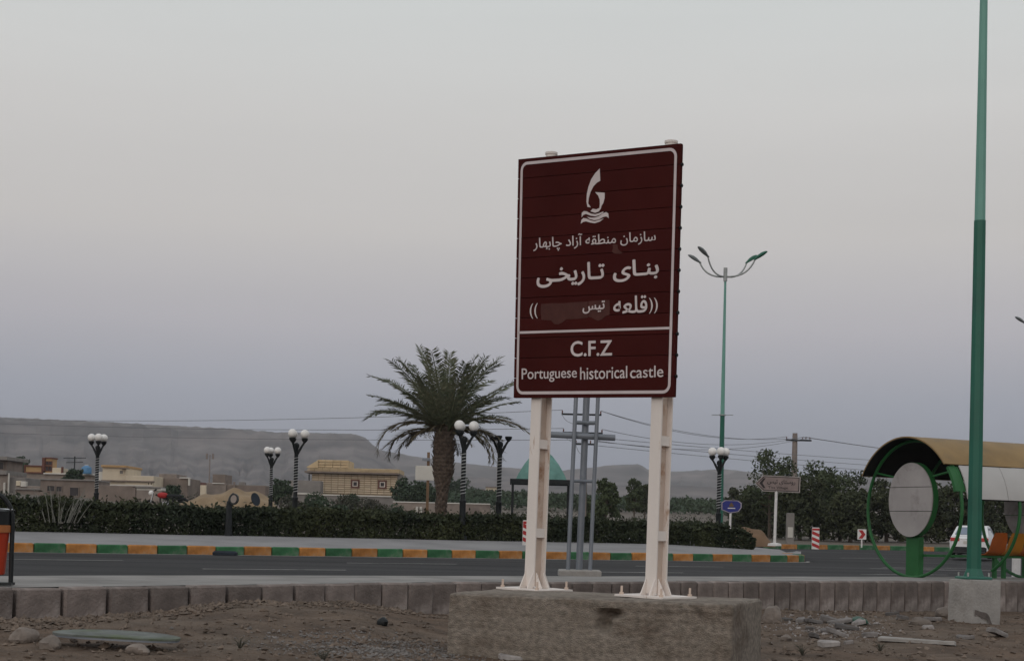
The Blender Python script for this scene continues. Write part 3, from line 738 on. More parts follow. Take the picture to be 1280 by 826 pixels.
p = G(1303, 79, .1); sl3 = copy_tree(sl); sl3.location = p; sl3.rotation_euler = (0, 0, R_(-5)); sl3['label'] = 'street light at the right border showing only one lamp head'
# its concrete foundation block, with a sooty arc on its front
px0, px1 = D(1187, 727, -.02), D(1231, 727, -.02)
fb0 = W(1187, 727, depth(px0) - .5)
ang = math.atan2(.62, .78)
fdn = thing('foundation_block', 'pale concrete foundation block below the thick green street light', 'concrete block', (pp.x, pp.y, -1.0), R_(28))
q = rough_block(.60, .52, 1.155, 16, 14, 24, .006, 9.0, .012); q.v = [(x - .30, y - .28, z) for x, y, z in q.v]; q.build('block', 'concrete', fdn, smooth=50)
q = MB(); A_ = [R_(v) for v in range(-4, 104, 6)]; q.strip([(-.21 + (.29 + .012 * math.sin(a * 11)) * math.cos(a), -.295, .36 + (.24 + .012 * math.cos(a * 8)) * math.sin(a)) for a in A_], [(-.21 + (.35 + .014 * math.sin(a * 9)) * math.cos(a), -.295, .36 + (.33 + .014 * math.cos(a * 7)) * math.sin(a)) for a in A_]); q.build('soot_stain', 'soot', fdn)
# ------------------------------------------------------------------ three-globe park lamps
def park_lamp(loc, label, rz, globes=True):
    t = thing('park_lamp', label, 'park lamp', loc, rz, 'black park lamps with globes')
    MB().lathe([(.20, -.3), (.20, .12), (.15, .16), (.13, .30), (.115, .36), (.115, 1.35), (.13, 1.38), (.13, 1.44), (.09, 1.48), (.085, 3.55), (.12, 3.60), (.12, 3.72), (.05, 3.78)], 12).build('pole', 'black', t, smooth=40)
    hp = [(math.cos(a) * .098, math.sin(a) * .098, 1.62 + 1.55 * a / (2 * math.pi * 13)) for a in np.arange(0, 2 * math.pi * 13, math.pi / 6)]
    MB().tube(hp, .0135, 5).build('rope_light', 'rope', t, smooth=60)
    for k in range(3):
        a = R_(90 + 120 * k); ca, sa = math.cos(a), math.sin(a)
        pts = bez((ca * .05, sa * .05, 3.30), (ca * .20, sa * .20, 3.62), (ca * .34, sa * .34, 3.82), 8)
        arm = MB().tube(pts, [.055] * 5 + [.045] * 4, 7).build('arm', 'black', t, smooth=50)
        MB().lathe([(.04, 3.78), (.10, 3.85), (.14, 3.92), (.135, 3.98), (.08, 3.985)], 12, (ca * .34, sa * .34, 0)).build('cup', 'black', arm, smooth=40)
        if globes: MB().sphere((ca * .34, sa * .34, 4.16), .19, 18, 12).build('globe', 'globe', t, smooth=80)
    return t
def lamp_d(ytop, px):                          # depth at which a 4.43 m lamp on that ground has its top at that row
    best = None
    for dd in np.arange(48, 130, .5):
        p = ground_at(px, dd); tp = p + Vector((0, 0, 4.43))
        e = abs((W(px, ytop, dd)).z - tp.z)
        if best is None or e < best[0]: best = (e, dd)
    return best[1]
p = ground_at(577, lamp_d(523, 578)); pl0 = park_lamp(p, 'black park lamp with three white globes just right of the palm trunk', R_(28))
for px, yt, rz, lab in ((119, 539.5, 80, 'leftmost black park lamp, three white globes, above the reeds'),
                        (337, 556.5, 20, 'small black park lamp with white globes, left of the taller two-globe lamp'),
                        (367.5, 534, 35, 'tall black park lamp with dim globes beside the yellow brick house'),
                        (897, 559.5, 62, 'black park lamp with white globes in front of the distant green street light')):
    c = copy_tree(pl0); p = ground_at(px, lamp_d(yt, px)); c.location = p; c.rotation_euler = (0, 0, R_(rz)); c['label'] = lab
    if px == 897: c.location = ground_at(897, 66); c.scale = (.985, .985, .985)
p = ground_at(622, lamp_d(530, 622)); park_lamp(p, 'black park lamp without its globes, between the palm and the brown board', R_(50), False)
# ------------------------------------------------------------------ date palm
pb = ground_at(548, 58)
palm = thing('date_palm', 'large date palm with a thick trunk and drooping lower fronds', 'palm tree', pb)
prof = []
H_tr = 4.3
q = MB(); pts = []; rad = []
for i in range(60):
    z = -.2 + (H_tr + .2) * i / 59; f = max(0, z) / H_tr
    r = (.21 - .03 * math.sin(math.pi * min(1, f * 2)) + .17 * ss(.42, .62, f) - .05 * ss(.8, 1, f))
    r *= 1 + (.07 if i % 2 else -.04); pts.append((.10 * f + .05 * math.sin(f * 3), 0, z)); rad.append(r)
q.tube(pts, rad, 18)
for i in range(230):                          # old leaf bases
    f = .06 + .92 * (i / 230); z = H_tr * f; a = i * 2.39996; r = .175 + .17 * ss(.42, .62, f) - .05 * ss(.8, 1, f)
    ca, sa = math.cos(a), math.sin(a); ln = (.10 if f < .4 else .19) * rnd.uniform(.7, 1.4)
    c = Vector((.10 * f + .05 * math.sin(f * 3) + ca * r * .96, sa * r * .96, z)); o_ = Vector((ca * .62, sa * .62, .78)); s_ = Vector((-sa, ca, 0))
    q.add([c - s_ * .085, c + s_ * .085, c + s_ * .05 + o_ * ln, c - s_ * .05 + o_ * ln, c + Vector((ca, sa, 0)) * .06 - Vector((0, 0, .06))], [(0, 1, 2, 3), (1, 0, 4), (0, 3, 4), (2, 1, 4), (3, 2, 4)])
q.build('trunk', 'bark', palm, smooth=30)
def frond(az, el, ln, bend, mat, seed, wd=1.0):
    r = random.Random(seed); n = 34; p = Vector((0, 0, 0)); pts = [p.copy()]; dirs = []
    e = R_(el)
    for i in range(n):
        f = i / n; e -= R_(bend) / n * (.35 + 1.3 * f); dv = Vector((math.cos(e), 0, math.sin(e))); p = p + dv * (ln / n); pts.append(p.copy()); dirs.append(dv)
    m = Matrix.Rotation(R_(az), 3, 'Z'); o = Vector((.11, 0, H_tr - .05)) + m @ Vector((.22, 0, r.uniform(-.25, .12)))
    q = MB(); q.tube([o + m @ x for x in pts[::3]], [.045 * (1 - .85 * i / (len(pts[::3]) - 1)) + .004 for i in range(len(pts[::3]))], 5)
    for i in range(4, n):
        f = i / n; dv = dirs[i]; nz = Vector((-dv.z, 0, dv.x))
        L = ln * .175 * wd * (min(1, .45 + f * 2.0)) * (1.0 if f < .55 else 1.0 - .9 * (f - .55)) * r.uniform(.8, 1.1)
        for sg in (-1, 1):
            for rep in (0, .5):
                b0 = pts[i] + dv * (ln / n * rep)
                out_ = (dv * r.uniform(.55, .8) + Vector((0, sg * r.uniform(.7, 1.0), 0)) + nz * r.uniform(-.1, .55)).normalized()
                out_.z -= .12
                tip_ = b0 + out_ * L + Vector((0, 0, -.04 * L)); mid = b0.lerp(tip_, .45); wv = out_.cross(nz).normalized().cross(out_).normalized() * .010 + dv * .024
                vs = [b0, mid - wv, tip_, mid + wv]
                q.add([o + m @ v for v in vs], [(0, 1, 2, 3)])
    return q.build('frond', mat, palm)
sd_ = 0
for ring, (n, el, ln, bend, mat) in enumerate(((5, 82, 3.2, 22, 'frond'), (9, 67, 3.35, 28, 'frond'), (11, 52, 3.3, 32, 'frond'), (10, 36, 3.1, 36, 'frond'), (8, 20, 2.85, 42, 'frond'), (8, 8, 2.2, 44, 'fronddry'), (7, -12, 1.5, 40, 'fronddry'))):
    for k in range(n):
        az = 360 * (k + .37 * ring) / n + rnd.uniform(-9, 9)
        frond(az, el + rnd.uniform(-7, 7), ln * rnd.uniform(.9, 1.08), bend * rnd.uniform(.7, 1.25), mat, sd_); sd_ += 1
for az, el, ln, bend, mat in ((188, 22, 3.0, 118, 'fronddry'), (172, 14, 2.6, 112, 'fronddry'), (165, 4, 2.2, 95, 'fronddry'), (20, 14, 2.7, 105, 'fronddry'), (-8, 18, 3.3, 62, 'fronddry'), (-24, 6, 2.6, 100, 'fronddry'), (10, 0, 2.2, 95, 'fronddry'), (205, 30, 3.0, 60, 'frond')):
    frond(az, el, ln, bend, mat, sd_, 1.35); sd_ += 1
# ------------------------------------------------------------------ hedge and shrubs
def hedge_top(a):                              # height above the ground along the hedge
    return .84 + .22 * ss(-5, -20, a) + .20 * noise.noise((a * .42, 0, 1)) + .13 * noise.noise((a * 1.4, 0, 4)) - .08 * ss(6, 12, a)
r_ = np.random.default_rng(3)
P = []
A0, A1 = -26.0, 15.2
while len(P) < 66000:
    a = r_.uniform(A0, A1); tt = r_.uniform(0, 1); h = hedge_top(a); dep = 3.2
    if r_.random() < .55: t = 5.75 + .45 * noise.noise((a * .6, z_ := r_.uniform(0, h), 7)) + .3 * ss(.5, 1.0, z_ / h) + abs(r_.normal(0, .16)) ; z = z_
    else: t = 5.6 + r_.uniform(0, dep); z = h * (1 + .16 * noise.noise((a * .9, t * .9, 2))) - abs(r_.normal(0, .1)) + (abs(r_.normal(0, .10)) if r_.random() < .22 else 0)
    if z > h - .18 and t < 5.95: t += r_.uniform(0, .25)
    p = KO + UX * a + NX * t
    if a > 14.3 and (a - 14.3) + abs(t - 7.2) * .25 > .9: continue
    P.append((p.x, p.y, isl_z(p.x, p.y) + z))
hd = leaves('hedge', P, .085, 'hedge', kind='stuff', seed=4); hd['label'] = 'long dark green clipped hedge along the far pavement'; hd['category'] = 'hedge'
def shrub(loc, r, h, n, mat, label, name='shrub', group=None, seed=0, lf=.07, flat=.8):
    t = thing(name, label, 'shrub', loc, 0, group)
    g = np.random.default_rng(seed); P = []
    lobes = [(g.uniform(-.55, .55) * r, g.uniform(-.4, .4) * r, g.uniform(.3, .75) * h, g.uniform(.35, .6)) for _ in range(7)]
    for i in range(n):
        L = lobes[i % 7]; v = g.normal(size=3); v /= np.linalg.norm(v); k = g.uniform(.6, 1.05) ** .5
        P.append((L[0] + v[0] * k * L[3] * r, L[1] + v[1] * k * L[3] * r, max(.02, L[2] + v[2] * k * L[3] * h * .62)))
    q = MB()
    for k in range(4): a = k * 1.57; q.tube([(0, 0, -.1), (math.cos(a) * r * .25, math.sin(a) * r * .25, h * .35), (math.cos(a) * r * .5, math.sin(a) * r * .5, h * .65)], [.04, .03, .012], 5)
    q.build('stems', 'wood', t); leaves('foliage', P, lf, mat, t, seed=seed); return t
def tree(loc, h, cr, n, mat, label, seed, name='tree', group=None, base=.3, lf=.16, trunk_r=.16, squash=.8, cat='tree', airy=0.0):
    t = thing(name, label, cat, loc, 0, group); g = np.random.default_rng(seed); rr = random.Random(seed)
    q = MB(); q.tube([(0, 0, -.3), (rr.uniform(-.1, .1), 0, h * .2), (rr.uniform(-.2, .2), rr.uniform(-.2, .2), h * .55)], [trunk_r, trunk_r * .8, trunk_r * .45], 8); q.build('trunk', 'wood', t, smooth=60)
    q = MB(); cl = []
    nl = 15
    for k in range(nl):
        a = k * 2.4 + rr.uniform(-.4, .4); zz = h * (base + (1 - base) * ((k + .5) / nl)) * rr.uniform(.92, 1.02)
        f = (zz / h - base) / (1 - base); rad = cr * math.sqrt(max(.05, 1 - (f * 1.05 - .35) ** 2 / .52)) * rr.uniform(.45, .85)
        c = Vector((math.cos(a) * rad, math.sin(a) * rad, zz)); b0 = Vector((0, 0, min(zz * .75, h * .5)))
        q.tube([b0, b0.lerp(c, .5) + Vector((0, 0, -.1 * h * .3)), c], [trunk_r * .45, trunk_r * .25, trunk_r * .1], 5)
        cl.append((c, cr * rr.uniform(.30, .5)))
        for e in range(2):
            c2 = c + Vector((rr.uniform(-1, 1), rr.uniform(-1, 1), rr.uniform(-.3, .7))) * cr * .4; cl.append((c2, cr * rr.uniform(.16, .3)))
    q.build('limbs', 'wood', t, smooth=60)
    P = []; wts = [c[1] ** 2 for c in cl]; tot = sum(wts)
    for (c, s), wt in zip(cl, wts):
        m = int(n * wt / tot)
        v = g.normal(size=(m, 3)); v /= np.linalg.norm(v, axis=1)[:, None]; k = g.uniform(.35, 1.0, (m, 1)) ** .45 * (1 + airy * g.uniform(-.3, .6, (m, 1)))
        P.append(np.array(c) + v * k * s * np.array([1, 1, squash]))
    P = np.concatenate(P); P = P[P[:, 2] > .1]
    leaves('crown', P, lf, mat, t, seed=seed); return t
# ------------------------------------------------------------------ trees, bushes and the far grove
def px_h(d, n): return n * d / F                # metres for n photo pixels at that depth
grp = 'trees along the side road'
for i, (px, dd, top, wpx, mat, airy, lab) in enumerate((
        (925, 118, 628, 30, 'treeleaf', .2, 'low dark tree at the left end of the side road trees'),
        (962, 108, 574, 62, 'treelight', .7, 'airy light green tree behind the brown arrow sign'),
        (948, 112, 615, 60, 'treeleaf', .2, 'dark bushy tree below the airy tree, left of the arrow sign post'),
        (1000, 104, 606, 66, 'treeleaf', .2, 'dense dark tree behind the arrow sign, right of its post'),
        (1018, 112, 588, 56, 'treelight', .5, 'light green tree with loose top right of the arrow sign'),
        (1050, 106, 594, 60, 'treelight', .5, 'light topped tree beside the white chevron marker'),
        (1062, 102, 620, 64, 'treeleaf', .2, 'dark round tree right behind the red and white chevron marker'),
        (1108, 108, 608, 62, 'treeleaf', .2, 'dark tree seen through the left side of the green shelter ring'),
        (1150, 110, 612, 66, 'treeleaf', .2, 'dark tree behind the shelter disc'),
        (1195, 112, 606, 66, 'treeleaf', .2, 'dark tree seen above the white car'),
        (1240, 110, 610, 66, 'treeleaf', .2, 'dark tree behind the bus shelter bench'),
        (1285, 110, 606, 66, 'treeleaf', .2, 'dark tree at the right border behind the shelter'))):
    p = G(px, dd, 0); p.z = road_z(p.x, p.y) + .3
    hh = W(px, top, dd).z - p.z
    tree(p, hh * (1 if mat == 'treeleaf' else 1.04), px_h(dd, wpx) * .5, 5200 if mat == 'treeleaf' else 3000, mat, lab, 40 + i, group=grp, base=.10 if mat == 'treeleaf' else .32, lf=.15 if mat == 'treeleaf' else .13, airy=airy * 1.3, squash=.85)
for i, (px, dd, top, wpx, mat, lab) in enumerate((
        (757, 95, 598, 30, 'treelight', 'small slender tree right of the grey steel masts'),
        (792, 140, 598, 22, 'treelight', 'thin young tree just left of the right sign post'),
        (806, 150, 606, 26, 'treeleaf', 'darker small tree partly behind the right sign post'),
        (741, 120, 628, 34, 'treelight', 'bushy green tree between the sign posts behind the masts'),
        (916, 150, 610, 20, 'treeleaf', 'small dark tree above the blue sign'))):
    p = plain_at(px, dd) if kt(*G(px, dd, 0).xy) > 42 else ground_at(px, dd)
    hh = W(px, top, dd).z - p.z
    tree(p, hh, px_h(dd, wpx) * .5, 2600, mat, lab, 80 + i, base=.35, lf=.12, airy=.4, trunk_r=.10)
for i, (px, dd, top, wpx, lab) in enumerate((
        (90, 190, 588, 26, 'dark round tree behind the brown compound wall'), (212, 170, 612, 26, 'dark bush by the brown house left of the motorbike'),
        (350, 165, 603, 28, 'dark tree against the grey block wall'), (22, 210, 574, 30, 'dark tree behind the leftmost grey house'),
        (508, 190, 604, 40, 'dark green tree right of the yellow brick house'), (528, 205, 606, 30, 'second dark green tree right of the yellow brick house'),
        (556, 300, 596, 26, 'distant grey green tree left of the palm lamp'), (573, 320, 600, 30, 'distant grey green tree by the park lamp near the palm'))):
    p = plain_at(px, dd); hh = max(1.5, W(px, top, dd).z - p.z)
    tree(p, hh, px_h(dd, wpx) * .5, 1800, 'grove', lab, 120 + i, base=.25, lf=.22, trunk_r=.14)
SHL = ['grey brown shrub left of the yellow brick house, behind the tall lamp', 'green shrub under the left corner of the brick house', 'grey brown shrub below the left window of the brick house', 'grey brown shrub below the right window of the brick house', 'green shrub below the right corner of the brick house',
       'green shrub against the white coping, left part of the brick house', 'green shrub against the white coping under the left window', 'grey brown shrub against the white coping under the right window']
for i, (px, dd, top, wpx, mat) in enumerate(((372, 92, 620, 46, 'scrub'), (410, 88, 624, 52, 'grove'), (440, 96, 620, 50, 'scrub'), (470, 90, 628, 46, 'scrub'), (495, 98, 626, 44, 'grove'), (392, 110, 616, 44, 'grove'), (430, 120, 617, 46, 'grove'), (460, 118, 622, 40, 'scrub'))):
    p = ground_at(px, dd) if kt(*G(px, dd, 0).xy) < 41 else plain_at(px, dd); hh = max(.8, W(px, top, dd).z - p.z)
    shrub(p, px_h(dd, wpx) * .5, hh, 1500, mat, SHL[i], group='shrubs below the yellow brick house', seed=200 + i, lf=.10)
# far mass of low green trees beyond the plain
g = np.random.default_rng(11); P = []
while len(P) < 26000:
    px = g.uniform(505, 925); dd = g.uniform(230, 420); x = G(px, dd, 0); top = .9 + 2.0 * (.5 + .5 * noise.noise((px * .045, dd * .012, 3))) + 1.0 * noise.noise((px * .2, dd * .05, 8))
    if top < .5: continue
    P.append((x.x, x.y, plain_z(x.x, x.y) + g.uniform(0, 1) ** .6 * top))
o = leaves('far_grove', P, .42, 'grove', kind='stuff', seed=12); o['label'] = 'far green belt of low trees below the hills'; o['category'] = 'grove'
g = np.random.default_rng(13); P = []
while len(P) < 9000:
    px = g.uniform(-40, 900); dd = g.uniform(60, 210); x = G(px, dd, 0); n_ = noise.noise((x.x * .12, x.y * .12, 5))
    if n_ < .05 or (kt(x.x, x.y) < 12): continue
    z = isl_z(x.x, x.y) if kt(x.x, x.y) < 41 else plain_z(x.x, x.y)
    P.append((x.x, x.y, z + g.uniform(0, .9) * n_ * 2))
o = leaves('low_scrub', P, .15, 'scrub', kind='stuff', seed=14); o['label'] = 'low scrub scattered over the dry plain'; o['category'] = 'scrub'
# pale dry reed clump standing in the hedge
p = KO + UX * -14.2 + NX * 6.2; p = G(70, depth(p), 0); p.z = isl_z(p.x, p.y)
t = thing('reed_clump', 'clump of pale dry reed stems sticking out of the hedge at the left', 'plant', p)
for k in range(34):
    a = rnd.uniform(-1, 1); b0 = Vector((a * .55 + rnd.uniform(-.1, .1), rnd.uniform(-.2, .5), .3)); ln = rnd.uniform(.6, 1.2)
    MB().tube(bez(b0, b0 + Vector((a * .25, 0, ln * .6)), b0 + Vector((a * .5 + rnd.uniform(-.16, .16), rnd.uniform(-.1, .1), ln)), 5), [.012, .012, .011, .009, .007, .004], 4).build('stem', 'reed', t)
# ------------------------------------------------------------------ houses of the village
def ebox(q, c, s): return q.box(c, s)
def house_at(px0, px1, ybase, dd, ang=0.0):
    """frame of a building: returns origin, metres per pixel and a function photo (x, y) -> local x, z"""
    c = (px0 + px1) / 2; p = plain_at(c, dd); m = dd / F; zb = W(c, ybase, dd).z
    return Vector((p.x, p.y, min(p.z, zb) - .3)), m, lambda px, py: ((px - c) * m, W(c, py + .024 * 0, dd).z - (min(p.z, zb) - .3))
# yellow brick house
O, m, fx = house_at(385, 503, 617, 215)
h = thing('brick_house', 'yellow brick house with two small square windows and a raised left roof parapet', 'house', O)
x0, x1 = fx(388, 0)[0], fx(495, 0)[0]; zc, z0 = fx(0, 592.5)[1], 0; dp = 9.0
MB().box(((x0 + x1) / 2, dp / 2, zc / 2), (x1 - x0, dp, zc)).build('wall', 'sand', h)
courses = 9; zlo = fx(0, 617)[1]
nb_ = 13
bmesh_cache = {}
def piece(name, mat, parent, size, loc, bev=.03):
    key = (name, mat, tuple(round(s, 2) for s in size))
    if key not in bmesh_cache: bmesh_cache[key] = MB().bevbox((0, 0, 0), size, bev).build(name, mat, parent); o = bmesh_cache[key]
    else:
        o = bmesh_cache[key].copy(); COL.objects.link(o); o.parent = parent
    o.location = loc; return o
wins = [fx(442.5, 0)[0], fx(476.5, 0)[0]]; zw = fx(0, 604.5)[1]
bh = (zc - zlo) / courses
for k in range(courses):
    z = zlo + bh * (k + .5); wdt = (x1 - x0) / nb_
    for j in range(nb_):
        x = x0 + wdt * (j + .5)
        piece('brick', 'yellowbrick', h, (wdt - .06, .10, bh - .11), (x, -.03 + rnd.uniform(-.015, .01), z))
for wx in wins:
    f = MB()
    for c, s in (((wx, -.12, zw + .52), (1.25, .12, .2)), ((wx, -.12, zw - .52), (1.25, .12, .2)), ((wx - .525, -.12, zw), (.2, .12, .84)), ((wx + .525, -.12, zw), (.2, .12, .84))): f.box(c, s)
    w_ = f.build('window', 'brickred', h)
    MB().box((wx, -.075, zw), (1.0, .09, 1.0)).build('pane', 'dkwin', w_)
    f = MB()
    for c, s in (((wx, -.16, zw + .32), (.74, .05, .12)), ((wx, -.16, zw - .32), (.74, .05, .12)), ((wx - .31, -.16, zw), (.12, .05, .52)), ((wx + .31, -.16, zw), (.12, .05, .52))): f.box(c, s)
    f.build('window_frame', 'winframe', w_)
cor = fx(0, 591)[1]
MB().box(((x0 + x1) / 2 - .3, dp / 2 - .3, cor), (x1 - x0 + 1.2, dp + 1.6, .22)).build('cornice', 'brown', h)
par_top = fx(0, 585)[1]
for k in range(3):                             # brick bands of the parapet, each stepping back
    hh = (par_top - cor - .11) / 3
    for j in range(12):
        wdt = (x1 - x0 + .9) / 12
        piece('brick', 'yellowbrickd', h, (wdt - .05, .35, hh - .10), (x0 - .6 + wdt * (j + .5), -.80 + .18 * k, cor + .11 + hh * (k + .5)))
MB().box(((x0 + x1) / 2, dp / 2 + .2, cor + .11 + (par_top - cor - .11) / 2), (x1 - x0 + .6, dp + .2, par_top - cor - .11)).build('parapet', 'yellowbrickd', h)
tx0, tx1, tz = fx(396, 0)[0], fx(432, 0)[0], fx(0, 575)[1]
MB().box(((tx0 + tx1) / 2, dp / 2 + .4, (par_top + tz) / 2), (tx1 - tx0, dp - .6, tz - par_top)).build('roof_room', 'yellowbrickd', h)
for k in range(3):
    hh = (tz - par_top) / 3
    for j in range(4):
        wdt = (tx1 - tx0 + .4 - .5 * k * 0) / 4
        piece('brick', 'yellowbrickd', h, (wdt - .05, .3, hh - .10), (tx0 - .2 + wdt * (j + .5), -.0 + .1 * k, par_top + hh * (k + .5)))
MB().prism([(x0 - .8, par_top - .02), (tx0 - .05, par_top - .02), (tx0 - .05, tz - .1)], lambda u, v, t: (u, t, v), -.35, 4).build('sloping_parapet', 'yellowbrickd', h)
q = MB(); q.box((x1 + .55, 1.2, zc / 2), (1.1, 2.4, zc)); q.build('side_bay', 'greyblock', h)
for xx in (x1 + .3, x1 + .75): MB().box((xx, -.03, fx(0, 606)[1]), (.18, .06, 1.2)).build('slit_window', 'dkwin', h)
MB().tube([(x0 - .35, -.3, cor - .3), (x0 - .35, -.1, cor - 1.2)], .09, 6).build('drain_spout', 'black', h)
# generic block buildings: list of volumes, openings
def volume(h, name, mat, fx, x0, x1, y0, y1, dp, yo=0.0):
    a, z1 = fx(x0, y0); b_, z0 = fx(x1, y1)
    MB().bevbox(((a + b_) / 2, yo + dp / 2, (z0 + z1) / 2), (b_ - a, dp, z1 - z0), .04).build(name, mat, h); return a, b_, z0, z1
def opening(h, fx, x0, x1, y0, y1, mat='dkwin', frame=None, yo=0.0, name='window'):
    a, z1 = fx(x0, y0); b_, z0 = fx(x1, y1); cx, cz, ww, hh = (a + b_) / 2, (z0 + z1) / 2, b_ - a, z1 - z0
    f = MB(); e = .09
    for c, s in (((cx, yo - .05, z1 + e / 2), (ww + 2 * e, .14, e)), ((cx, yo - .05, z0 - e / 2), (ww + 2 * e, .14, e)), ((a - e / 2, yo - .05, cz), (e, .14, hh)), ((b_ + e / 2, yo - .05, cz), (e, .14, hh))): f.box(c, s)
    w_ = f.build(name, frame or 'brown', h); MB().box((cx, yo - .01, cz), (ww, .06, hh)).build('pane', mat, w_)
O, m, fx = house_at(28, 112, 612, 200)
h = thing('village_house', 'flat brown house with orange parapet, red trim and a small arched rooftop turret', 'house', O)
volume(h, 'wall', 'brown2', fx, 28, 112, 591, 640, 9)
volume(h, 'parapet', 'orangewall', fx, 30, 51, 583.5, 590.6, 3, -.1)
for (a, b_, c, d_) in ((28.5, 52, 582, 583.6), (28.5, 52, 590.4, 592), (28.5, 30, 583.5, 590.6), (50.4, 52, 583.5, 590.6)): volume(h, 'trim', 'brickred', fx, a, b_, c, d_, .5, -.3)
volume(h, 'parapet', 'cream', fx, 63.5, 75, 584.5, 591, 3, -.1); volume(h, 'trim', 'brickred', fx, 75, 77, 583, 592, .5, -.3)
volume(h, 'roof_slab', 'coping', fx, 53, 115, 591, 592.6, 6, -.35)
volume(h, 'turret', 'orangewall', fx, 54, 63, 573, 591, 2, .1)
volume(h, 'trim', 'brickred', fx, 53, 64, 571.5, 573.2, 2.3, -.05)
volume(h, 'trim', 'brickred', fx, 50.5, 54, 572, 589, .5, -.2)
for (a, b_) in ((55, 58), (59.2, 62.2)): opening(h, fx, a, b_, 577, 580.5, frame='brickred', yo=.1); opening(h, fx, a, b_, 583, 588, frame='brickred', yo=.1)
opening(h, fx, 40, 48, 602.5, 608, mat='greyblock', frame='coping')
opening(h, fx, 32, 37.5, 603, 608, mat='greyblock', frame='greyblock')
O, m, fx = house_at(48, 118, 618, 170)
h = thing('compound_building', 'long low brown building with three dark openings in front of the orange parapet house', 'building', O)
volume(h, 'wall', 'brown', fx, 49, 118, 600, 640, 6)
volume(h, 'roof_slab', 'greyblock', fx, 48.5, 118.5, 598.6, 600.2, 6.4, -.2)
for (a, b_, c, d_) in ((58, 67, 607.5, 614), (69.5, 76, 608, 614), (86.5, 97, 609, 619)): opening(h, fx, a, b_, c, d_)
O, m, fx = house_at(120, 192, 606, 190)
h = thing('cream_house', 'cream rendered house with a taller left block and long low right wing', 'house', O)
volume(h, 'wall', 'cream', fx, 126, 155, 584, 640, 8)
volume(h, 'roof_slab', 'orangewall', fx, 125, 156, 581.5, 584.2, 8.6, -.4)
volume(h, 'side_wall', 'coping', fx, 120, 126, 590, 640, 6, .3)
volume(h, 'wing', 'cream', fx, 155, 191, 594, 640, 7, -.2)
volume(h, 'cornice', 'brown', fx, 126, 192, 600.2, 601.6, .6, -.6)
volume(h, 'base_band', 'coping', fx, 122, 190, 605.5, 607, .5, -.5)
volume(h, 'awning', 'brown', fx, 150, 159, 584.8, 585.8, 1.4, -1.0)
opening(h, fx, 148, 152, 588, 592, mat='greyblock', frame='cream')
for a in (184, 187.5): opening(h, fx, a, a + 1.6, 602.6, 604.6, mat='dkwin', frame='cream', yo=-.2)
O, m, fx = house_at(118, 205, 622, 160)
h = thing('compound_wall', 'bare brown block compound wall in front of the cream house', 'wall', O)
volume(h, 'wall', 'brown', fx, 118.5, 168, 607, 645, .4); volume(h, 'lower_wall', 'brown2', fx, 168, 200, 612, 645, .4, .2)
volume(h, 'coping', 'coping', fx, 168, 200, 609, 612, 2.0, .2); volume(h, 'roof_slab', 'greyblock', fx, 164, 199, 607.5, 609, 2.6, 0)
O, m, fx = house_at(192, 236, 612, 195)
h = thing('brown_house', 'plain brown block house with a white edged upper corner', 'house', O)
volume(h, 'wall', 'brown', fx, 193, 233, 597, 645, 8); volume(h, 'upper_wall', 'brown2', fx, 196, 218, 592, 597, 6, .4)
volume(h, 'trim', 'coping', fx, 223, 236, 596, 597.4, 1, -.3); volume(h, 'trim', 'coping', fx, 234, 236, 597.4, 606, .5, -.3)
O, m, fx = house_at(237, 258, 612, 230)
h = thing('pink_house', 'small pinkish flat house between the two brown houses', 'house', O)
volume(h, 'wall', 'brickred', fx, 239, 248, 602, 606, 5, .3); volume(h, 'wall', 'cream', fx, 238, 256, 606, 645, 6)
O, m, fx = house_at(256, 345, 622, 205)
h = thing('block_house', 'low grey brown block house with a taller left room and dark flat roof edge', 'house', O)
volume(h, 'upper_wall', 'brown', fx, 263, 279, 593, 604, 5, .5); volume(h, 'coping', 'coping', fx, 264, 279, 604, 605, .5, -.2); volume(h, 'wall', 'brown2', fx, 257, 281, 604, 645, 7)
volume(h, 'wing', 'brown', fx, 281, 330, 606, 645, 7, .3); volume(h, 'post', 'brown', fx, 290.5, 292.5, 602, 612, .4, -.3); volume(h, 'parapet', 'greyblock', fx, 296, 304, 602, 606, 1, .3)
volume(h, 'roof_slab', 'brown', fx, 281, 345, 619, 620.4, 2.5, -2.0); volume(h, 'wing', 'brown2', fx, 310, 345, 620.4, 645, 5, -1.5); opening(h, fx, 284, 306, 621, 627, mat='dkwin', yo=.3)
O, m, fx = house_at(340, 502, 620, 208)
h = thing('boundary_wall', 'long low boundary wall with white coping below the yellow brick house', 'wall', O)
volume(h, 'wall', 'greyblock', fx, 345, 500, 618.8, 648, .4, -.6); volume(h, 'coping', 'coping', fx, 345, 400, 616.8, 618.8, .7, -.75); volume(h, 'coping', 'coping', fx, 402, 500, 618.0, 619.6, .7, -.75)
volume(h, 'block_panel', 'greyblock', fx, 361, 399, 601, 616.6, 3, .3)
O, m, fx = house_at(500, 545, 640, 150)
h = thing('plot_wall', 'pale plot wall with a white gate pillar, left of the palm trunk', 'wall', O)
volume(h, 'wall', 'brown2', fx, 490, 612, 628, 655, .4); volume(h, 'coping', 'coping', fx, 490, 612, 627, 628.2, .55, -.08)
volume(h, 'gate_pillar', 'coping', fx, 519, 522, 633, 652, .3, -.4); volume(h, 'gate_pillar', 'coping', fx, 524, 527, 633, 652, .3, -.4)
O, m, fx = house_at(-20, 36, 615, 180)
h = thing('grey_house', 'grey unfinished house with a dark overhanging roof at the left border', 'house', O)
volume(h, 'wall', 'brown2', fx, -20, 8, 593, 645, 7); volume(h, 'roof_slab', 'greyblock', fx, -20, 10, 570.5, 575, 8, -1); volume(h, 'upper_wall', 'brown', fx, -20, 4, 575, 588, 6, .6)
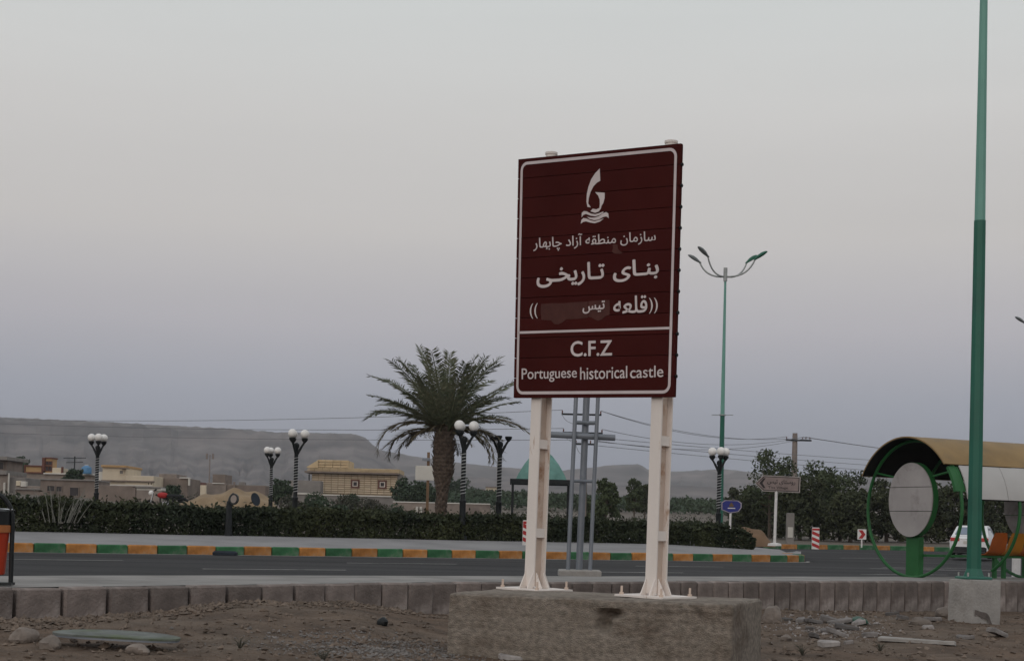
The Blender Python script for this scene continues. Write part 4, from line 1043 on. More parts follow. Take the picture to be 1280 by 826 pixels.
volume(h, 'balcony_slab', 'greyblock', fx, -20, 8, 588, 593, 7.6, -.6); opening(h, fx, -9, 1.5, 587.8, 587.9, yo=.2); opening(h, fx, -14, 0, 578, 586, yo=.6)
volume(h, 'wing', 'greyblock', fx, 8, 28, 596, 645, 6, .6); volume(h, 'post', 'coping', fx, 9, 10.6, 591, 618, .3, -.3); volume(h, 'pillar', 'coping', fx, 3.5, 6, 603, 620, .4, -.3)
O, m, fx = house_at(18, 50, 612, 175)
h = thing('roadside_hut', 'small pale hut with cream panels beside the compound building', 'hut', O)
volume(h, 'wall', 'brown2', fx, 18, 49, 607, 645, 3); volume(h, 'panel', 'cream', fx, 19, 24.5, 601, 607, .6, -.2); volume(h, 'panel', 'coping', fx, 25, 32, 601.5, 608, .6, -.25); volume(h, 'base_band', 'greyblock', fx, 18, 50, 610, 612, .5, -.3)
for i, (a, b_, y0, y1, mt) in enumerate(((588, 604, 612, 622, 'coping'), (606, 622, 609, 622, 'cream'), (668, 690, 618, 626, 'coping'), (565, 588, 616, 623, 'brown2'))):
    O, m, fx = house_at(a, b_, 619, 470)
    h = thing('distant_house', ['tiny white house seen between the park lamps right of the palm', 'tiny cream house left of the lamp without globes', 'tiny pale house seen behind the left sign post', 'tiny brown house right of the palm trunk'][i], 'house', O)
    volume(h, 'wall', mt, fx, a, b_, y0, 640, 7); volume(h, 'roof_slab', 'brown', fx, a - .5, b_ + .5, y0 - 1, y0, 8, -.5); opening(h, fx, a + 4, a + 8, y0 + 3, y0 + 6)
O, m, fx = house_at(104, 112, 592, 199)
t = thing('water_tank', 'blue water tank on the flat roof right of the orange parapet', 'tank', (W(108, 592, 199)))
MB().lathe([(.62, 0), (.68, .1), (.66, .35), (.68, .6), (.62, .85), (.3, 1.02), (.26, 1.1)], 14).build('barrel', 'bluetank', t, smooth=40); MB().lathe([(.27, 1.1), (.27, 1.18), (.1, 1.22)], 10).build('lid', 'coping', t)
# ------------------------------------------------------------------ sand piles
def mound(name, loc, rx, ry, h_, mat, label, seed, cat='sand pile'):
    q = MB(); nr, na = 12, 36
    for i in range(nr + 1):
        f = i / nr
        for k in range(na):
            a = 2 * math.pi * k / na; n_ = noise.noise((math.cos(a) * 1.3 + seed, math.sin(a) * 1.3, f * 2)); rr = f * (1 + .25 * n_)
            q.v.append((rx * rr * math.cos(a), ry * rr * math.sin(a), h_ * (1 - f ** 2.6) * (1 + .35 * noise.noise((rr * math.cos(a) * 2.2, rr * math.sin(a) * 2.2, seed))) - .1 * f))
    for i in range(nr):
        for k in range(na): q.f.append((i * na + k, (i + 1) * na + k, (i + 1) * na + (k + 1) % na, i * na + (k + 1) % na))
    q.f.append(tuple(range(na - 1, -1, -1)))
    o = q.build(name, mat, smooth=60); o.location = loc; tag(o, label, cat); return o
p = plain_at(298, 120); p.z = W(298, 634, 120).z; mound('sand_pile', p, 2.9, 2.5, 1.35, 'sand', 'pale yellow sand pile behind the hedge, left part lower', 2)
p = p + Vector((-2.0, -.6, 0)); mound('sand_pile', p, 2.6, 2.2, .95, 'sand', 'lower yellow sand pile left of the bigger sand pile', 5)
p = ground_at(934, 77); p.z = W(934, 680, 77).z; mound('earth_mound', p, 1.5, 1.2, .80, 'sandred', 'orange brown earth mound between the blue sign and the arrow sign', 8, 'earth mound')
# ------------------------------------------------------------------ things on the far side
p = ground_at(285, 52.5); p = KO + UX * -7.6 + NX * 5.25; p = G(285, depth(p), 0); p.z = isl_z(p.x, p.y)
t = thing('floodlight', 'black floodlight on a short post in front of the hedge', 'floodlight', p)
MB().tube([(0, 0, 0), (0, 0, 1.15)], [.13, .085], 8).build('post', 'black', t)
q = MB(); q.prism([(math.cos(a) * .15, math.sin(a) * .19) for a in np.arange(0, 6.28, .524)], lambda u, v, s: (u + .16, s + v * .35, 1.22 + v), -.1, .1); hd_ = q.build('lamp_head', 'black', t)
q = MB(); q.prism([(math.cos(a) * .10, math.sin(a) * .135) for a in np.arange(0, 6.28, .524)], lambda u, v, s: (u + .165, s + v * .35, 1.22 + v), -.125, -.101); q.build('lens', 'brown2', hd_)
MB().tube(bez((0, 0, 1.1), (-.02, .1, 1.32), (.14, .08, 1.40), 5), .05, 6).build('arm', 'black', t)
p = ground_at(318, 60)
t = thing('dish_antenna', 'dark oval dish beside the sand pile, tilted on a short stand', 'dish', p)
MB().tube([(0, 0, -.2), (0, 0, 1.0)], .06, 6).build('stand', 'black', t)
q = MB(); q.prism([(math.cos(a) * .17, math.sin(a) * .26) for a in np.arange(0, 6.28, .4)], lambda u, v, s: (u + v * -.25, s + v * .3, 1.28 + v), -.05, .05); q.build('dish', 'navy', t)
# motorbike parked behind the hedge
p = ground_at(205, 62); p.z = W(205, 644, 62).z
t = thing('motorbike', 'red and black motorbike parked behind the hedge, only its upper half showing', 'motorbike', p, R_(190))
for x in (-.62, .62):
    q = MB(); c = [(x + .28 * math.cos(a), 0, .30 + .28 * math.sin(a)) for a in np.arange(0, 6.3, .35)]; q.tube(c, .05, 6, cap=False); wl = q.build('wheel', 'rubber', t)
    q = MB(); q.tube([(x, -.06, .3), (x, .06, .3)], .06, 8)
    for k in range(6): q.tube([(x, 0, .3), (x + .25 * math.cos(k * 1.05), 0, .3 + .25 * math.sin(k * 1.05))], .008, 4)
    q.build('rim', 'chrome', wl)
q = MB(); q.tube([(-.62, 0, .3), (-.35, 0, .62), (.2, 0, .75), (.38, 0, .85)], .04, 6); q.tube([(-.35, 0, .62), (-.1, 0, .3), (.2, 0, .32), (.2, 0, .75)], .035, 6); q.build('frame', 'black', t)
MB().sphere((.1, 0, .82), .17, 12, 8, (1.35, .7, .75)).build('fuel_tank', 'red', t, smooth=60)
MB().bevbox((-.36, 0, .82), (.62, .24, .11), .04).build('saddle', 'black', t)
MB().bevbox((.0, 0, .42), (.34, .26, .3), .04).build('engine', 'chrome', t)
q = MB(); q.tube([(.62, .07, .3), (.46, .07, .95)], .028, 6); q.tube([(.62, -.07, .3), (.46, -.07, .95)], .028, 6); q.build('fork', 'chrome', t)
q = MB(); q.tube([(.36, .36, 1.06), (.44, .2, 1.0), (.44, -.2, 1.0), (.36, -.36, 1.06)], .02, 6); q.build('handlebar', 'black', t)
MB().sphere((.56, 0, .90), .11, 10, 8).build('headlight', 'globe', t, smooth=60)
q = MB(); q.tube([(-.1, -.16, .3), (-.6, -.18, .36), (-.85, -.18, .42)], .045, 7); q.build('exhaust', 'chrome', t)
q = MB(); q.tube([(-.50, 0, .66), (-.75, 0, .70), (-.92, 0, .6)], [.10, .08, .05], 6); q.build('mudguard', 'black', t)
# orange post with white board behind the palm
p = ground_at(533, 84)
t = thing('notice_board', 'white notice board on an orange post, seen left of the palm trunk', 'notice board', p)
dd = depth(p); zz = lambda y: W(533, y, dd).z - p.z
MB().box((0, 0, zz(643) / 2 + zz(574) / 2), (.15, .15, zz(574) - zz(643) + .8)).build('post', 'sandred', t)
MB().bevbox((-.12, -.05, zz(574)), (.42, .3, .16), .03).build('lamp_head', 'greysteel', t)
MB().bevbox((-.10, -.12, zz(591)), (px_h(dd, 27), .06, px_h(dd, 18)), .02).build('board', 'coping', t)
# mint dome canopy on black posts
p = ground_at(673, 70); dd = depth(p); s = dd / F
t = thing('canopy', 'mint green domed canopy on thin black posts behind the left sign post', 'canopy', p)
zb, zt = W(673, 602, dd).z - p.z, W(686, 562, dd).z - p.z
x0, x1 = (637 - 673) * s, (712 - 673) * s; cx = (x0 + x1) / 2 ; hx = (x1 - x0) / 2; hy = hx * .95
q = MB(); prof = [(1.0, 0), (.88, .22), (.66, .52), (.42, .77), (.2, .93), (.0, 1.0)]
nseg = 8
for k in range(nseg):                          # eight curved panels
    q = MB(); a0, a1 = 2 * math.pi * k / nseg + .39, 2 * math.pi * (k + 1) / nseg + .39
    P0 = [(cx + hx * .93 * r * math.cos(a0), hy * .93 * r * math.sin(a0), zb + .04 + (zt - zb) * z) for r, z in prof]
    P1 = [(cx + hx * .93 * r * math.cos(a1), hy * .93 * r * math.sin(a1), zb + .04 + (zt - zb) * z) for r, z in prof]
    q.strip(P0, P1); q.build('panel', 'teal', t)
for sx in (-1, 1):
    for sy in (-1, 1): MB().box((cx + sx * (hx - .08), sy * (hy - .08), zb / 2 - .25), (.11, .11, zb + .32)).build('post', 'black', t)
q = MB()
for sy in (-1, 1): q.box((cx, sy * (hy - .05), zb - .02), (2 * hx + .1, .1, .20))
for sx in (-1, 1): q.box((cx + sx * (hx - .05), 0, zb - .02), (.1, 2 * hy - .3, .198))
q.build('beam', 'black', t)
# grey steel mast frame standing on the near pavement
p = D(722, 719, 0.0); dd = depth(p); s = dd / F
t = thing('steel_mast', 'three joined grey steel masts with crossbars on the near pavement behind the board', 'mast', p)
zz = lambda y, x=722: W(x, y, dd).z
top = zz(440)
def mast(xb, xt, r, yo):
    b0 = Vector(((xb - 722) * s, yo, .10)); lean = (xt - xb) * s
    return b0, Vector((b0.x + lean + (top - zz(500)) / (zz(500) - .1) * lean, yo, top))
ms = [mast(709.5, 714.5, .06, -.1), mast(724, 728.5, .1, .12), mast(737, 742, .06, -.1)]
for (a, b_), r in zip(ms, (.036, .058, .034)): MB().tube([a, b_], r, 12).build('mast', 'greysteel', t, smooth=50)
def at_z(mm, z): a, b_ = mm; return a.lerp(b_, (z - a.z) / (b_.z - a.z))
for y, r in ((528, .035), (601, .028)):
    z = zz(y); MB().tube([at_z(ms[0], z), at_z(ms[1], z) + Vector((0, -.1, 0)), at_z(ms[2], z)], r, 8).build('tie_bar', 'greysteel', t)
z = zz(545); MB().tube([(-(722 - 684) * s, -.02, z + .02), ((765 - 722) * s, -.02, z - .01)], .055, 10).build('crossarm', 'greysteel', t)
MB().bevbox((.03, 0, .05), (.72, .66, .10), .02).build('footing', 'concrete', t)
# blue town sign and brown arrow sign
p = ground_at(911.5, 66); dd = depth(p); s = dd / F
t = thing('town_sign', 'small blue six-sided sign with a pinkish emblem on a white post', 'sign', p, R_(8))
zz = lambda y: W(911.5, y, dd).z - p.z
MB().tube([(0, 0, -.2), (.02, 0, zz(640))], .05, 8).build('post', 'white', t)
hexp = lambda k: [(-.46 * k - .0, .0 + .16 * k), (-.46 * k, -.16 * k), (-.06, -.31 * k), (.34 * k, -.23 * k), (.47 * k, -.05 * k), (.47 * k, .16 * k), (.30 * k, .27 * k), (-.30 * k, .27 * k)]
zc = zz(632.5)
q = MB(); q.prism(hexp(1.0), lambda u, v, s_: (u + .04, s_, zc + v), -.05, .0); bdp = q.build('board', 'blue', t)
q = MB(); a_, b_ = hexp(.97), hexp(.88); n_ = len(a_); q.add([(u + .04, -.054, zc + v) for u, v in a_] + [(u + .04, -.054, zc + v) for u, v in b_], [(i, (i + 1) % n_, n_ + (i + 1) % n_, n_ + i) for i in range(n_)]); q.build('border', 'tanedge', bdp)
q = MB(); q.prism([(-.09, -.02), (.09, -.02), (.10, .06), (.05, .10), (.03, .16), (-.03, .16), (-.05, .10), (-.10, .06)], lambda u, v, s_: (u + .04, s_, zc + v), -.06, -.05); q.build('emblem', 'sandred', bdp)
q = MB(); q.prism([(-.16, -.10), (.17, -.10), (.17, -.06), (-.16, -.06)], lambda u, v, s_: (u + .04, s_, zc + v), -.058, -.05); q.build('emblem', 'white', bdp)
p = ground_at(968, 69); p.z = W(968, 680.5, 69).z; dd = depth(p); s = dd / F
t = thing('arrow_sign', 'brown arrow sign pointing left on a white post before the dark trees', 'sign', p, ROLL * 0)
zz = lambda y: W(968, y, dd).z - p.z
def fa_(px, py, off): return ((px - 968) * s, -.06 - off, zz(py + .024 * (px - 968) * -1 * 0))
MB().tube([(0, 0, 0), (0.03, 0, zz(613))], .065, 10).build('post', 'white', t, smooth=40)
MB().lathe([(.32, -.05), (.30, .05), (.1, .09)], 12).build('footing', 'white', t)
sgp = [(942, 604.5), (952, 594), (998.5, 595), (998, 615), (952, 614)]
def inset(poly, k):
    c = Vector((sum(x for x, y in poly) / len(poly), sum(y for x, y in poly) / len(poly)))
    return [(c.x + (x - c.x) * (1 - k / 26), c.y + (y - c.y) * (1 - k / 10)) for x, y in poly]
q = MB(); q.prism(sgp, lambda u, v, o: fa_(u, v, o), -.03, .0); bdp = q.build('board', 'tanedge', t)
q = MB(); q.prism(inset(sgp, 1.0), lambda u, v, o: fa_(u, v, o), .001, .004); q.build('dark_border', 'signtext', bdp)
q = MB(); q.prism(inset(sgp, 2.0), lambda u, v, o: fa_(u, v, o), .005, .008); q.build('face', 'tan', bdp)
q = MB(); q.prism([(947.2, 603.8), (952.2, 597.6), (955, 597.6), (951, 603.8), (955, 610), (952.2, 610)], lambda u, v, o: fa_(u, v, o), .009, .011); q.build('arrow', 'signtext', bdp)
ft = lambda x, y, o: fa_(x, y, .006 + o)
lettering(shape('روستای تیس'), [(957, 598.5), (992, 599), (992, 606), (957, 605.5)], ft, 'signtext', bdp, .02)
lettering('Tiss Village', [(958, 607.3), (983, 607.6), (983, 611.6), (958, 611.3)], ft, 'signtext', bdp, .015)
# hazard posts and chevron
def hazard(px, y0, y1, dd, label, rz):
    p = G(px, dd, 0); p.z = W(px, y1, dd).z; h_ = W(px, y0, dd).z - p.z
    t = thing('hazard_post', label, 'hazard post', p, rz, 'red and white striped hazard posts')
    k = 9; w_ = .30
    MB().bevbox((0, 0, h_ / 2), (w_, .10, h_), .02).build('board', 'white', t)
    for i in range(4):
        z0 = h_ * (.02 + i * .27); q = MB()
        q.prism([(-w_ / 2 + .004, z0 + .12), (w_ / 2 - .004, z0), (w_ / 2 - .004, z0 + .13), (-w_ / 2 + .004, z0 + .25)] if i < 3 else [(-w_ / 2 + .004, h_ - .12), (w_ / 2 - .004, h_ - .12), (w_ / 2 - .004, h_ - .03), (-w_ / 2 + .004, h_ - .03)], lambda u, v, o: (u, o, v), -.054, -.0505); q.build('stripe', 'red', t)
    return t
hazard(1019, 659, 686, 62, 'red and white striped hazard post at the tip of the island', R_(-6))
hazard(658.5, 650, 681, 49.5, 'red and white striped hazard post half hidden by the left sign post', R_(4))
p = G(1077, 86, 0); p.z = W(1077, 684, 86).z; zz = lambda y: W(1077, y, 86).z - p.z
t = thing('chevron_marker', 'white chevron marker with a red arrow on a thin white post by the side road', 'road marker', p)
MB().tube([(0, .03, 0), (0, .03, zz(662))], .045, 8).build('post', 'white', t)
zc = zz(667.5); MB().bevbox((0, 0, zc), (.50, .04, .58), .015).build('board', 'white', t)
q = MB(); q.prism([(-.2, .24), (.02, .24), (.2, 0), (.02, -.24), (-.2, -.24), (-.02, 0)], lambda u, v, o: (u, o, zc + v), -.024, -.0205); q.build('arrow', 'red', t)
# pale transformer-like cabinet under the trees and a leaning white post by the lamp
p = G(987, 88, 0); p.z = road_z(p.x, p.y) + .24
t = thing('gate_post', 'pale grey pillar with a white patch in front of the dark trees', 'pillar', p)
zt = W(987, 641, 88).z - p.z; MB().bevbox((0, 0, zt / 2), (.42, .42, zt), .03).build('pillar', 'greyblock', t); MB().bevbox((-.02, -.225, zt * .38), (.3, .03, .6), .01).build('panel', 'coping', t)
p = G(903, 64, 0); p.z = isl_z(p.x, p.y)
t = thing('short_bollard', 'short white post at the right end of the hedge', 'bollard', p); MB().tube([(0, 0, -.1), (.03, 0, .75)], [.07, .05], 8).build('post', 'white', t); MB().lathe([(.15, -.03), (.13, .06), (.07, .08)], 10).build('footing', 'coping', t)
# ------------------------------------------------------------------ utility poles and wires
def insul(q, c): q.lathe([(.02, -.1), (.05, -.06), (.03, -.02), (.055, .02), (.03, .06), (.01, .1)], 8, c)
p = plain_at(728.5, 95); dd = 95; s = dd / F
t = thing('utility_pole', 'concrete utility pole with three thin crossarms lined up behind the grey masts', 'utility pole', p)
zz = lambda y: W(728, y, dd).z - p.z
MB().tube([(0, 0, -.3), (0, 0, zz(510))], [.2, .12], 8).build('pole', 'poleconc', t)
PT1 = []
for y, a, b_ in ((518, 698, 748), (541, 700, 750), (555, 716, 742)):
    ar = MB().box((((a + b_) / 2 - 728.5) * s, -.2, zz(y)), ((b_ - a) * s, .09, .11)).build('crossarm', 'black', t)
    for x in (a + 1, (a + b_) / 2 + 6, b_ - 1):
        q = MB(); insul(q, ((x - 728.5) * s, -.2, zz(y) + .15)); q.build('insulator', 'brickred', ar); PT1.append(p + Vector(((x - 728.5) * s, -.2, zz(y) + .26)))
    q = MB()
    q.tube(bez(((a - 728.5) * s, -.25, zz(y) + .1), ((a - 728.5) * s + .2, -.35, zz(y) - .75), (-.1, -.25, zz(y) - .6), 8), .014, 5); q.build('jumper_wire', 'wire', ar)
p = plain_at(991, 128); dd = 128; s = dd / F
t = thing('utility_pole', 'wooden looking utility pole with one crossarm above the trees', 'utility pole', p)
zz = lambda y: W(991, y, dd).z - p.z
MB().tube([(0, 0, -.3), (0, 0, zz(541))], [.32, .21], 8).build('pole', 'poleconc', t)
ar = MB().box(((995 - 991) * s, -.25, zz(550)), (32 * s, .12, .14)).build('crossarm', 'black', t)
PT2 = []
for x in (980, 1000, 1004, 1009): 
    q = MB(); insul(q, ((x - 991) * s, -.25, zz(550) + .2)); q.build('insulator', 'brickred', ar); PT2.append(p + Vector(((x - 991) * s, -.25, zz(550) + .28)))
def wire(a, b_, sag, label):
    pts = [Vector(a).lerp(Vector(b_), f) - Vector((0, 0, sag * 4 * f * (1 - f))) for f in [i / 24 for i in range(25)]]
    o = MB().tube(pts, .017, 4).build('power_line', 'wire'); tag(o, label, 'power line', 'overhead wires'); return o
for i, (y, k, sg) in enumerate(((513.5, 0, .9), (516, 3, .7), (531, 6, .5))):
    wire(W(-260, y - 2, 150), PT1[k], sg, ('topmost', 'second', 'lowest')[i] + ' of the three wires from the left border to the pole behind the masts')
for k, dst, w_ in ((2, PT2[0], 'topmost'), (5, PT2[1], 'second'), (2, PT2[2], 'third'), (8, PT2[3], 'lowest')): wire(PT1[k], dst, .8, w_ + ' wire of those between the two utility poles')
for i, y in enumerate((570, 577, 584)): wire(W(748, 547 + i * 5, 96), W(1420, 586 + 8 * i, 190), .6, ('upper', 'middle', 'bottom')[i] + ' one of the three wires passing below the far crossarm to the right border')
for a, w_ in zip(PT2[1:3], ('left', 'right')): wire(a, W(1420, 588, 200), .6, 'wire leaving the ' + w_ + ' insulator of the far pole towards the right border')
for px, yt, dd, lab in ((260, 568, 300, 'faint far double lamp post on the plain before the mesa'),):
    p = plain_at(px, dd); t = thing('far_lamp_post', lab, 'lamp post', p); h_ = W(px, yt, dd).z - p.z
    MB().tube([(0, 0, -.2), (0, 0, h_)], [.16, .1], 6).build('pole', 'poleconc', t)
    for sx in (-.6, .6): MB().bevbox((sx, 0, h_ - .3), (.42, .3, 1.1), .1).build('lamp_head', 'poleconc', t)
p = plain_at(91, 215); t = thing('roof_antenna', 'thin dark antenna mast above the brown compound building', 'antenna', p); h_ = W(91, 570, 215).z - p.z
MB().tube([(0, 0, 0), (0, 0, h_)], .09, 6).build('mast', 'black', t)
for z, w_ in ((.3, 1.6), (.9, 1.2)): MB().tube([(-w_, 0, h_ - z), (w_, 0, h_ - z + .1)], .05, 5).build('rod', 'black', t)
# ------------------------------------------------------------------ white car
p = G(1218, 70, 0); p.z = W(1218, 697.5, 70).z
car = thing('white_car', 'white car driving away, seen from behind past the green pole and shelter', 'car', p, R_(67))
def car_body():
    q = MB()
    # stations along x: (x, half width at sill, z sill, half width at belt, z belt, half width top, z top)
    st = [(-2.22, .72, .38, .74, .80, .70, .90), (-2.12, .82, .28, .86, .80, .80, .98), (-1.6, .86, .22, .90, .82, .84, 1.02), (-.9, .87, .20, .91, .84, .85, .98), (.2, .87, .20, .91, .84, .85, .95), (1.0, .87, .20, .91, .82, .84, .93), (1.7, .85, .24, .88, .74, .76, .82), (2.15, .74, .32, .78, .62, .60, .70), (2.26, .60, .38, .62, .56, .5, .62)]
    for x, a, za, b_, zb, c, zc in st:
        q.v += [(x, -a, za), (x, -b_, zb * .72), (x, -b_, zb), (x, -c, zc), (x, c, zc), (x, b_, zb), (x, b_, zb * .72), (x, a, za)]
    n = 8
    for i in range(len(st) - 1):
        for k in range(n): q.f.append((i * n + k, i * n + (k + 1) % n, (i + 1) * n + (k + 1) % n, (i + 1) * n + k))
    q.f += [tuple(range(n - 1, -1, -1)), tuple((len(st) - 1) * n + k for k in range(n))]
    return q
car_body().build('body', 'carwhite', car, smooth=35)
q = MB(); rf = [(-1.95, .80, 1.0), (-1.25, .66, 1.44), (-.3, .64, 1.50), (.35, .64, 1.45), (1.15, .78, .96)]
for x, w_, z in rf: q.v += [(x, -w_, z), (x, w_, z)]
for x, w_, z in rf: q.v += [(x, -.84, .9), (x, .84, .9)]
for i in range(4):
    q.f.append((2 * i, 2 * i + 1, 2 * i + 3, 2 * i + 2)); q.f.append((10 + 2 * i, 2 * i, 2 * i + 2, 12 + 2 * i)); q.f.append((2 * i + 1, 11 + 2 * i, 13 + 2 * i, 2 * i + 3))
q.build('cabin', 'carwhite', car, smooth=30)
def quad_on(name, mat, pts, th=.012, nrm=(0, 0, 1)):
    q = MB(); nv = Vector(nrm).normalized() * th; P = [Vector(p_) for p_ in pts]; q.add([p_ + nv for p_ in P] + [p_ - nv for p_ in P], [(0, 1, 2, 3), (7, 6, 5, 4), (0, 4, 5, 1), (1, 5, 6, 2), (2, 6, 7, 3), (3, 7, 4, 0)]); return q.build(name, mat, car)
quad_on('rear_window', 'glassblue', [(-1.84, -.66, 1.08), (-1.84, .66, 1.08), (-1.33, .56, 1.40), (-1.33, -.56, 1.40)], .014, (-.53, 0, .85))
quad_on('windscreen', 'glassdark', [(1.02, -.68, 1.04), (1.02, .68, 1.04), (.42, .57, 1.42), (.42, -.57, 1.42)], .014, (.53, 0, .85))
for sy in (-1, 1):
    quad_on('side_window', 'glassdark', [(-1.2, sy * .735, 1.05), (-.25, sy * .75, 1.05), (-.25, sy * .675, 1.40), (-1.05, sy * .69, 1.38)], .014, (0, sy, .2))
    quad_on('side_window', 'glassdark', [(-.17, sy * .75, 1.05), (.85, sy * .765, 1.04), (.35, sy * .68, 1.38), (-.17, sy * .675, 1.40)], .014, (0, sy, .2))
    MB().bevbox((-2.185, sy * .62, .86), (.12, .40, .16), .03).build('tail_light', 'tail', car)
    MB().bevbox((.75, sy * .98, .98), (.12, .2, .13), .03).build('mirror', 'carwhite', car)
    for x in (-1.32, 1.38):
        q = MB(); q.lathe([(.22, -.1), (.31, -.09), (.32, 0), (.31, .09), (.22, .1)], 18); q.v = [(x + a, sy * .80 + c, .32 + b_) for a, b_, c in q.v]; wl = q.build('wheel', 'rubber', car, smooth=40)
        q = MB(); q.lathe([(.20, -.11), (.2, .11)], 14); q.v = [(x + a, sy * .80 + c, .32 + b_) for a, b_, c in q.v]; q.build('rim', 'chrome', wl)
MB().bevbox((-2.20, 0, .42), (.16, 1.5, .22), .05).build('bumper', 'black', car)
MB().bevbox((-2.235, 0, .73), (.02, .5, .12), .008).build('number_plate', 'coping', car)
MB().bevbox((-2.21, 0, .885), (.03, .86, .035), .01).build('chrome_strip', 'chrome', car)
# ------------------------------------------------------------------ bus shelter
sh0 = D(1140, 721, 0.0); SA = Vector((math.cos(R_(27)), math.sin(R_(27)), 0)); SB = Vector((SA.y, -SA.x, 0))   # along the pavement; towards the viewer
sh = thing('bus_shelter', 'green ring framed bus shelter with mustard barrel roof and pale discs', 'bus shelter', sh0, math.atan2(SA.y, SA.x))
# local axes: x along, -y towards the viewer (SB), z up
R = 1.36; RC = R
def ring_pt(a, x=0.0, r=R): return (x, -r * math.cos(a), RC + r * math.sin(a))        # a from the viewer side, upwards
def arc(x, a0, a1, r=R, n=48): return [ring_pt(R_(a0 + (a1 - a0) * i / n), x, r) for i in range(n + 1)]
SLEN = 3.15
for x, a0, a1 in ((0, -90, 270), (1.5, -62, 150), (SLEN, -90, 270)):
    MB().tube(arc(x, a0, a1), .034, 8, cap=False).build('ring', 'sgreen', sh, smooth=50)
def arc_sheet(x0, x1, a0, a1, r0, r1, n=24):
    q = MB(); A = [R_(a0 + (a1 - a0) * i / n) for i in range(n + 1)]
    o0, o1 = [ring_pt(a, x0, r1) for a in A], [ring_pt(a, x1, r1) for a in A]; i0, i1 = [ring_pt(a, x0, r0) for a in A], [ring_pt(a, x1, r0) for a in A]
    q.strip(o1, o0); q.strip([o0[0], o1[0]], [i0[0], i1[0]]); q.strip([i0[-1], i1[-1]], [o0[-1], o1[-1]]); q.strip(o0, i0); q.strip(i1, o1); return q, i0, i1
q, i0, i1 = arc_sheet(-.27, SLEN + .45, 37, 152, R + .05, R + .075); q.build('roof', 'mustard', sh, smooth=40)
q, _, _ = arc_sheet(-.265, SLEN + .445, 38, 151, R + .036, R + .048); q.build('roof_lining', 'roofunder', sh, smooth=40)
for k in range(3):
    q, _, _ = arc_sheet(.10 + k * 1.05, .10 + (k + 1) * 1.05 - .012, 8, 36.5, R + .036, R + .058, 10); q.build('back_panel', 'panelwhite', sh, smooth=40)
q, _, _ = arc_sheet(-.15, .095, 14, 36.5, R - .04, R + .02, 8); q.build('end_bracket', 'sgreen', sh, smooth=40)
MB().tube([(0, -R * .99, RC + .2), (SLEN, -R * .99, RC + .2)], .03, 6).build('rail', 'roofunder', sh)
for x in (0, SLEN):
    MB().box((x + .06, 0, .40), (.13, .36, .80)).build('disc_post', 'sgreen', sh)
    dz, dr, DW = RC + .18, .75, .86
    q = MB(); n = 40; ci = [(math.cos(2 * math.pi * k / n), math.sin(2 * math.pi * k / n)) for k in range(n)]
    q.v = [(x - .07, dr * DW * a, dz + dr * b_) for a, b_ in ci] + [(x + .06, dr * DW * a, dz + dr * b_) for a, b_ in ci]; q.f = [(k, (k + 1) % n, n + (k + 1) % n, n + k) for k in range(n)] + [tuple(range(2 * n - 1, n - 1, -1))]
    rim = q.build('disc_rim', 'sgreen', sh, smooth=40)
    for za, zb in ((-1, -.315), (-.30, .335), (.35, 1)):     # the disc face in three sheets
        pts = []
        a0, a1 = math.asin(max(-1, za)), math.asin(min(1, zb)); m_ = 14
        for i in range(m_ + 1): a = a0 + (a1 - a0) * i / m_; pts.append((math.cos(a), math.sin(a)))
        for i in range(m_ + 1): a = a1 + (a0 - a1) * i / m_; pts.append((-math.cos(a), math.sin(a)))
        cl = []
        for p_ in pts:
            if not cl or (abs(cl[-1][0] - p_[0]) + abs(cl[-1][1] - p_[1])) > 1e-3: cl.append(p_)
        q = MB(); q.prism(cl, lambda u, v, o: (x + o, -u * (dr * DW - .012), dz + v * (dr - .012)), -.085, -.06); q.build('disc_sheet', 'discgrey', rim)
    for sg in (-1, 1):
        MB().tube([(x, sg * .55, dz + .46), (x, sg * 1.12, RC + .74)], .022, 6).build('strut', 'sgreen', sh)
MB().box((SLEN / 2 + .05, -.25, .44), (SLEN - .1, .10, .05)).build('bench_beam', 'sgreen', sh)
for x in (1.95, 2.2, 2.9): MB().box((x, -.25, .21), (.07, .07, .415)).build('bench_leg', 'sgreen', sh)
for k in range(4):
    x = 1.80 + k * .46; q = MB()
    prof = [(-.46, .47), (-.30, .47), (-.08, .50), (.03, .58), (.10, .80), (.14, .93)]     # y towards the road is positive
    vs = []
    for i, (y, z) in enumerate(prof):
        wd = .215 if i < 4 else (.20 if i == 4 else .15)
        for u in (-1, -.5, 0, .5, 1): vs.append((x + wd * u, -.25 - y * 1.0 - .18 + .03 * (1 - u * u), z - .02 * (1 - u * u) * (i < 3)))
    n = 5; vs2 = [(a, b_ - .02, c - .012) for a, b_, c in vs]; N0 = len(vs); q.v = vs + vs2
    for i in range(len(prof) - 1):
        for j in range(n - 1): q.f.append((i * n + j, i * n + j + 1, (i + 1) * n + j + 1, (i + 1) * n + j)); q.f.append((N0 + i * n + j, N0 + (i + 1) * n + j, N0 + (i + 1) * n + j + 1, N0 + i * n + j + 1))
    ed = [i * n for i in range(len(prof))] + [(len(prof) - 1) * n + j for j in range(1, n)] + [i * n + n - 1 for i in range(len(prof) - 2, -1, -1)] + [j for j in range(n - 2, 0, -1)]
    for a, b_ in zip(ed, ed[1:] + ed[:1]): q.f.append((a, b_, N0 + b_, N0 + a))
    q.build('seat', 'seat' if k % 2 else 'seat2', sh, smooth=50)
p = G(1270, 38, -.2)
t = thing('road_bollard', 'small white post standing beyond the shelter bench', 'bollard', p); MB().tube([(0, 0, 0), (0, 0, .72)], .11, 8).build('post', 'white', t); MB().lathe([(.16, -.02), (.15, .04), (.1, .05)], 10).build('footing', 'white', t)
